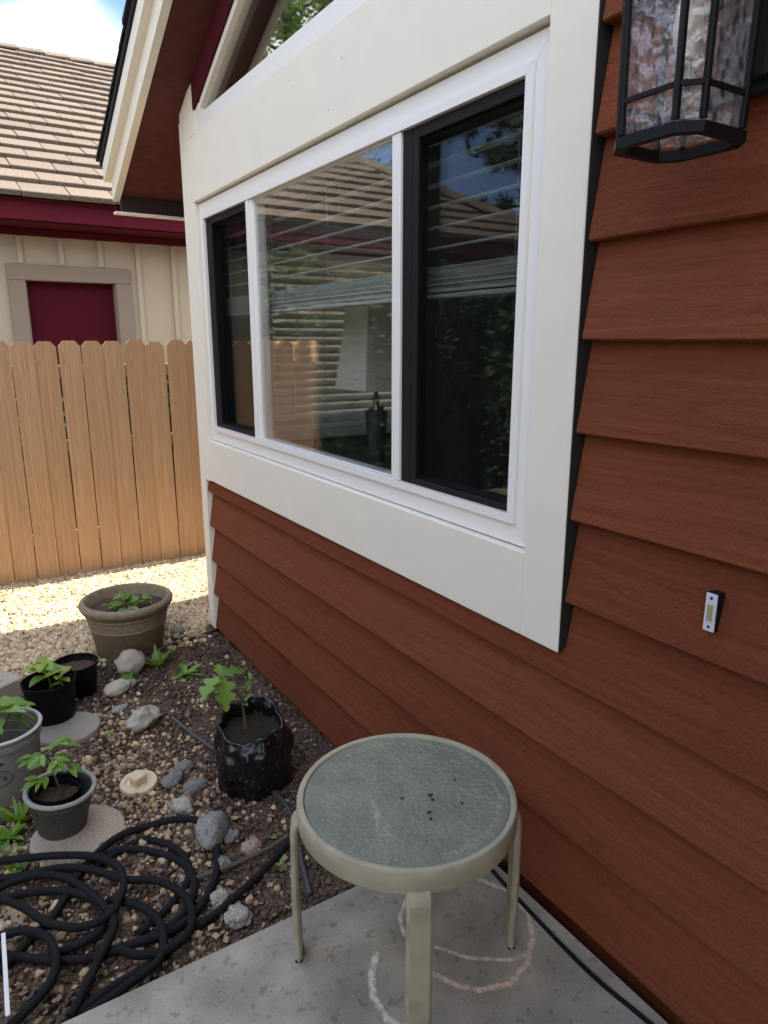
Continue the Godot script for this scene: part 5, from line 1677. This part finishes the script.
	rosette("garden_weed", "flat rosette weed in the soil toward the brown wall", on_ground(-0.345, -3.43), 18, 0.115, 0.044, 1, 2, 1, 0.35, "small weeds in the soil")
	rosette("garden_weed", "tiny weed between black pots and granite rock", on_ground(-0.62, -3.53), 7, 0.08, 0.03, 0, 3, 0, 0.7, "small weeds in the soil")
	rosette("garden_weed", "tiny weed beside the hose tail near the patio", on_ground(-0.52, -1.80), 6, 0.035, 0.016, 1, 4, 0, 0.5, "small weeds in the soil")
	rosette("garden_weed", "grassy weed clump in front of the silver bucket", on_ground(-1.20, -2.58), 16, 0.13, 0.022, 0, 5, 0, 0.9, "small weeds in the soil")
	rosette("garden_weed", "broad leaved weed at left edge above the hose", on_ground(-1.27, -2.42), 9, 0.10, 0.042, 1, 6, 0, 0.4, "small weeds in the soil")
	rosette("garden_weed", "leafy weed at the left edge below the bucket", on_ground(-1.24, -2.50), 12, 0.09, 0.028, 0, 7, 0, 0.6, "small weeds in the soil")
	rosette("garden_weed", "small weed touching the hose at left edge", on_ground(-1.23, -2.30), 8, 0.06, 0.024, 1, 8, 0, 0.5, "small weeds in the soil")
	rosette("garden_weed", "tiny weed at the edge of the pebbled paver", on_ground(-0.80, -3.02), 5, 0.045, 0.014, 0, 9, 0, 0.7, "small weeds in the soil")
	rosette("garden_weed", "tiny weed sprouting at the fence foot", on_ground(0.30, -5.40), 5, 0.07, 0.02, 3, 10, 0, 1.0, "small weeds in the soil")

# ---------------------------------------------------------------- loose pebbles (too many to count)
func scatter(called: String, label: String, list: Array, cols: Array, shapes: Array) -> void:
	var g := Node3D.new()
	g.name = called
	add_child(g)
	tag(g, label, "", "", "stuff")
	for s in shapes.size():
		var mine := []
		var mc := []
		for k in range(s, list.size(), shapes.size()):
			mine.append(list[k]); mc.append(cols[k])
		var mm := MultiMesh.new()
		mm.transform_format = MultiMesh.TRANSFORM_3D
		mm.use_colors = true
		mm.mesh = shapes[s]
		mm.instance_count = mine.size()
		for k in mine.size():
			mm.set_instance_transform(k, mine[k])
			mm.set_instance_color(k, mc[k])
		var o := MultiMeshInstance3D.new()
		o.name = "pebbles"
		o.multimesh = mm
		o.material_override = M.pebble
		o.set_meta("kind", "stuff")
		g.add_child(o, true)

func pebbles() -> void:
	var r := RandomNumberGenerator.new(); r.seed = 15
	var shapes := []
	for k in 5:
		var m := MB.new()
		m.rock(Vector3(1.0, 0.55 + 0.08 * k, 0.75), 200 + k, 0.38, 8, 6, 1.2)
		shapes.append(m.mesh())
	# sunlit gravel strip
	var list := []; var cols := []
	var tones := [Color(0.56, 0.43, 0.25), Color(0.60, 0.49, 0.32), Color(0.48, 0.35, 0.20), Color(0.62, 0.54, 0.39), Color(0.42, 0.31, 0.19), Color(0.55, 0.39, 0.25), Color(0.33, 0.25, 0.16)]
	var edge := FastNoiseLite.new(); edge.seed = 4; edge.frequency = 2.0
	for k in 26000:
		var x := r.randf_range(-2.1, 0.7); var z := r.randf_range(-5.50, -3.75)
		if x > -0.06 and z > -4.0: continue
		var lim := -4.02 + 0.14 * edge.get_noise_2d(x, 0) + 0.12 * clampf(-x - 0.3, 0.0, 0.6)
		if z > lim and r.randf() > exp(-(z - lim) * 9.0): continue
		var s := r.randf_range(0.008, 0.021)
		list.append(Transform3D(rbasis(r, s), on_ground(x, z, 0.006 + r.randf() * 0.012)))
		cols.append(tones[r.randi() % 7] * r.randf_range(0.82, 1.12))
	for k in 9000:
		var x := r.randf_range(-4.6, -2.0) if r.randf() < 0.7 else r.randf_range(0.6, 3.0)
		var s := r.randf_range(0.012, 0.026)
		list.append(Transform3D(rbasis(r, s), Vector3(x, -0.255 if x < -3.0 or x > 1.4 else gy(x, -4.5) + 0.006, r.randf_range(-5.5, -4.1))))
		cols.append(tones[r.randi() % 7] * r.randf_range(0.82, 1.12))
	scatter("gravel", "tan gravel strip lying in sun before the fence", list, cols, shapes)
	# pebbles and mulch strewn over the soil
	list = []; cols = []
	var pt := [Color(0.40, 0.27, 0.15), Color(0.48, 0.35, 0.21), Color(0.28, 0.17, 0.10), Color(0.42, 0.31, 0.20), Color(0.22, 0.17, 0.13), Color(0.55, 0.43, 0.28), Color(0.20, 0.12, 0.07)]
	for k in 20000:
		var x := r.randf_range(-1.75, 0.0); var z := r.randf_range(-4.0, -1.50)
		var c := Vector2(x + 0.83, z + 2.62)
		var dens := 0.03 + 0.9 * exp(-(c.x * c.x / 0.10 + c.y * c.y / 0.35)) + 0.45 * clampf(-x - 0.6, 0, 0.5)
		dens += 0.35 * edge.get_noise_2d(x * 2.0, z * 2.0)
		dens = maxf(dens, 0.03) * lerpf(0.25, 1.0, clampf((-x - 0.1) / 0.5, 0, 1))
		if r.randf() > dens * 0.85: continue
		var s := r.randf_range(0.003, 0.012) if r.randf() < 0.9 else r.randf_range(0.012, 0.018)
		list.append(Transform3D(rbasis(r, s), on_ground(x, z, 0.001 + s * 0.35)))
		cols.append(pt[r.randi() % 7] * r.randf_range(0.75, 1.15))
	scatter("loose_pebbles", "brown and tan pebbles strewn over the soil", list, cols, shapes)
	# dry leaf and bark chips
	list = []; cols = []
	var chip := MB.new()
	chip.quad(Vector3(-0.5, 0.06, -0.9), Vector3(-0.6, 0.0, 0.6), Vector3(0.5, 0.10, 0.9), Vector3(0.55, 0.03, -0.5))
	chip.quad(Vector3(0.55, 0.02, -0.5), Vector3(0.5, 0.09, 0.9), Vector3(-0.6, -0.01, 0.6), Vector3(-0.5, 0.05, -0.9))
	for k in 1300:
		var x := r.randf_range(-1.75, -0.02); var z := r.randf_range(-4.0, -1.50)
		var b := Basis(Vector3.UP, r.randf() * TAU) * Basis(Vector3.RIGHT, r.randf_range(-0.4, 0.4)) * Basis(Vector3.BACK, r.randf_range(-0.4, 0.4))
		list.append(Transform3D(b.scaled(Vector3(1, 1, 1) * r.randf_range(0.005, 0.016)), on_ground(x, z, 0.008 + r.randf() * 0.006)))
		cols.append(pt[r.randi() % 7] * r.randf_range(0.4, 0.9))
	scatter("leaf_litter", "dry tan leaf and bark chips on the soil", list, cols, [chip.mesh()])
	# crumbs of soil
	list = []; cols = []
	for k in 16000:
		var x := r.randf_range(-1.75, 0.0); var z := r.randf_range(-4.0, -1.48)
		var s := r.randf_range(0.002, 0.009) * (1.0 if r.randf() < 0.9 else 1.7)
		list.append(Transform3D(rbasis(r, s), on_ground(x, z, r.randf_range(-0.001, 0.007))))
		var t := r.randf_range(0.5, 1.3)
		cols.append(Color(0.085, 0.060, 0.042) * t)
	scatter("soil_crumbs", "dark crumbs of soil scattered over the bed", list, cols, shapes)
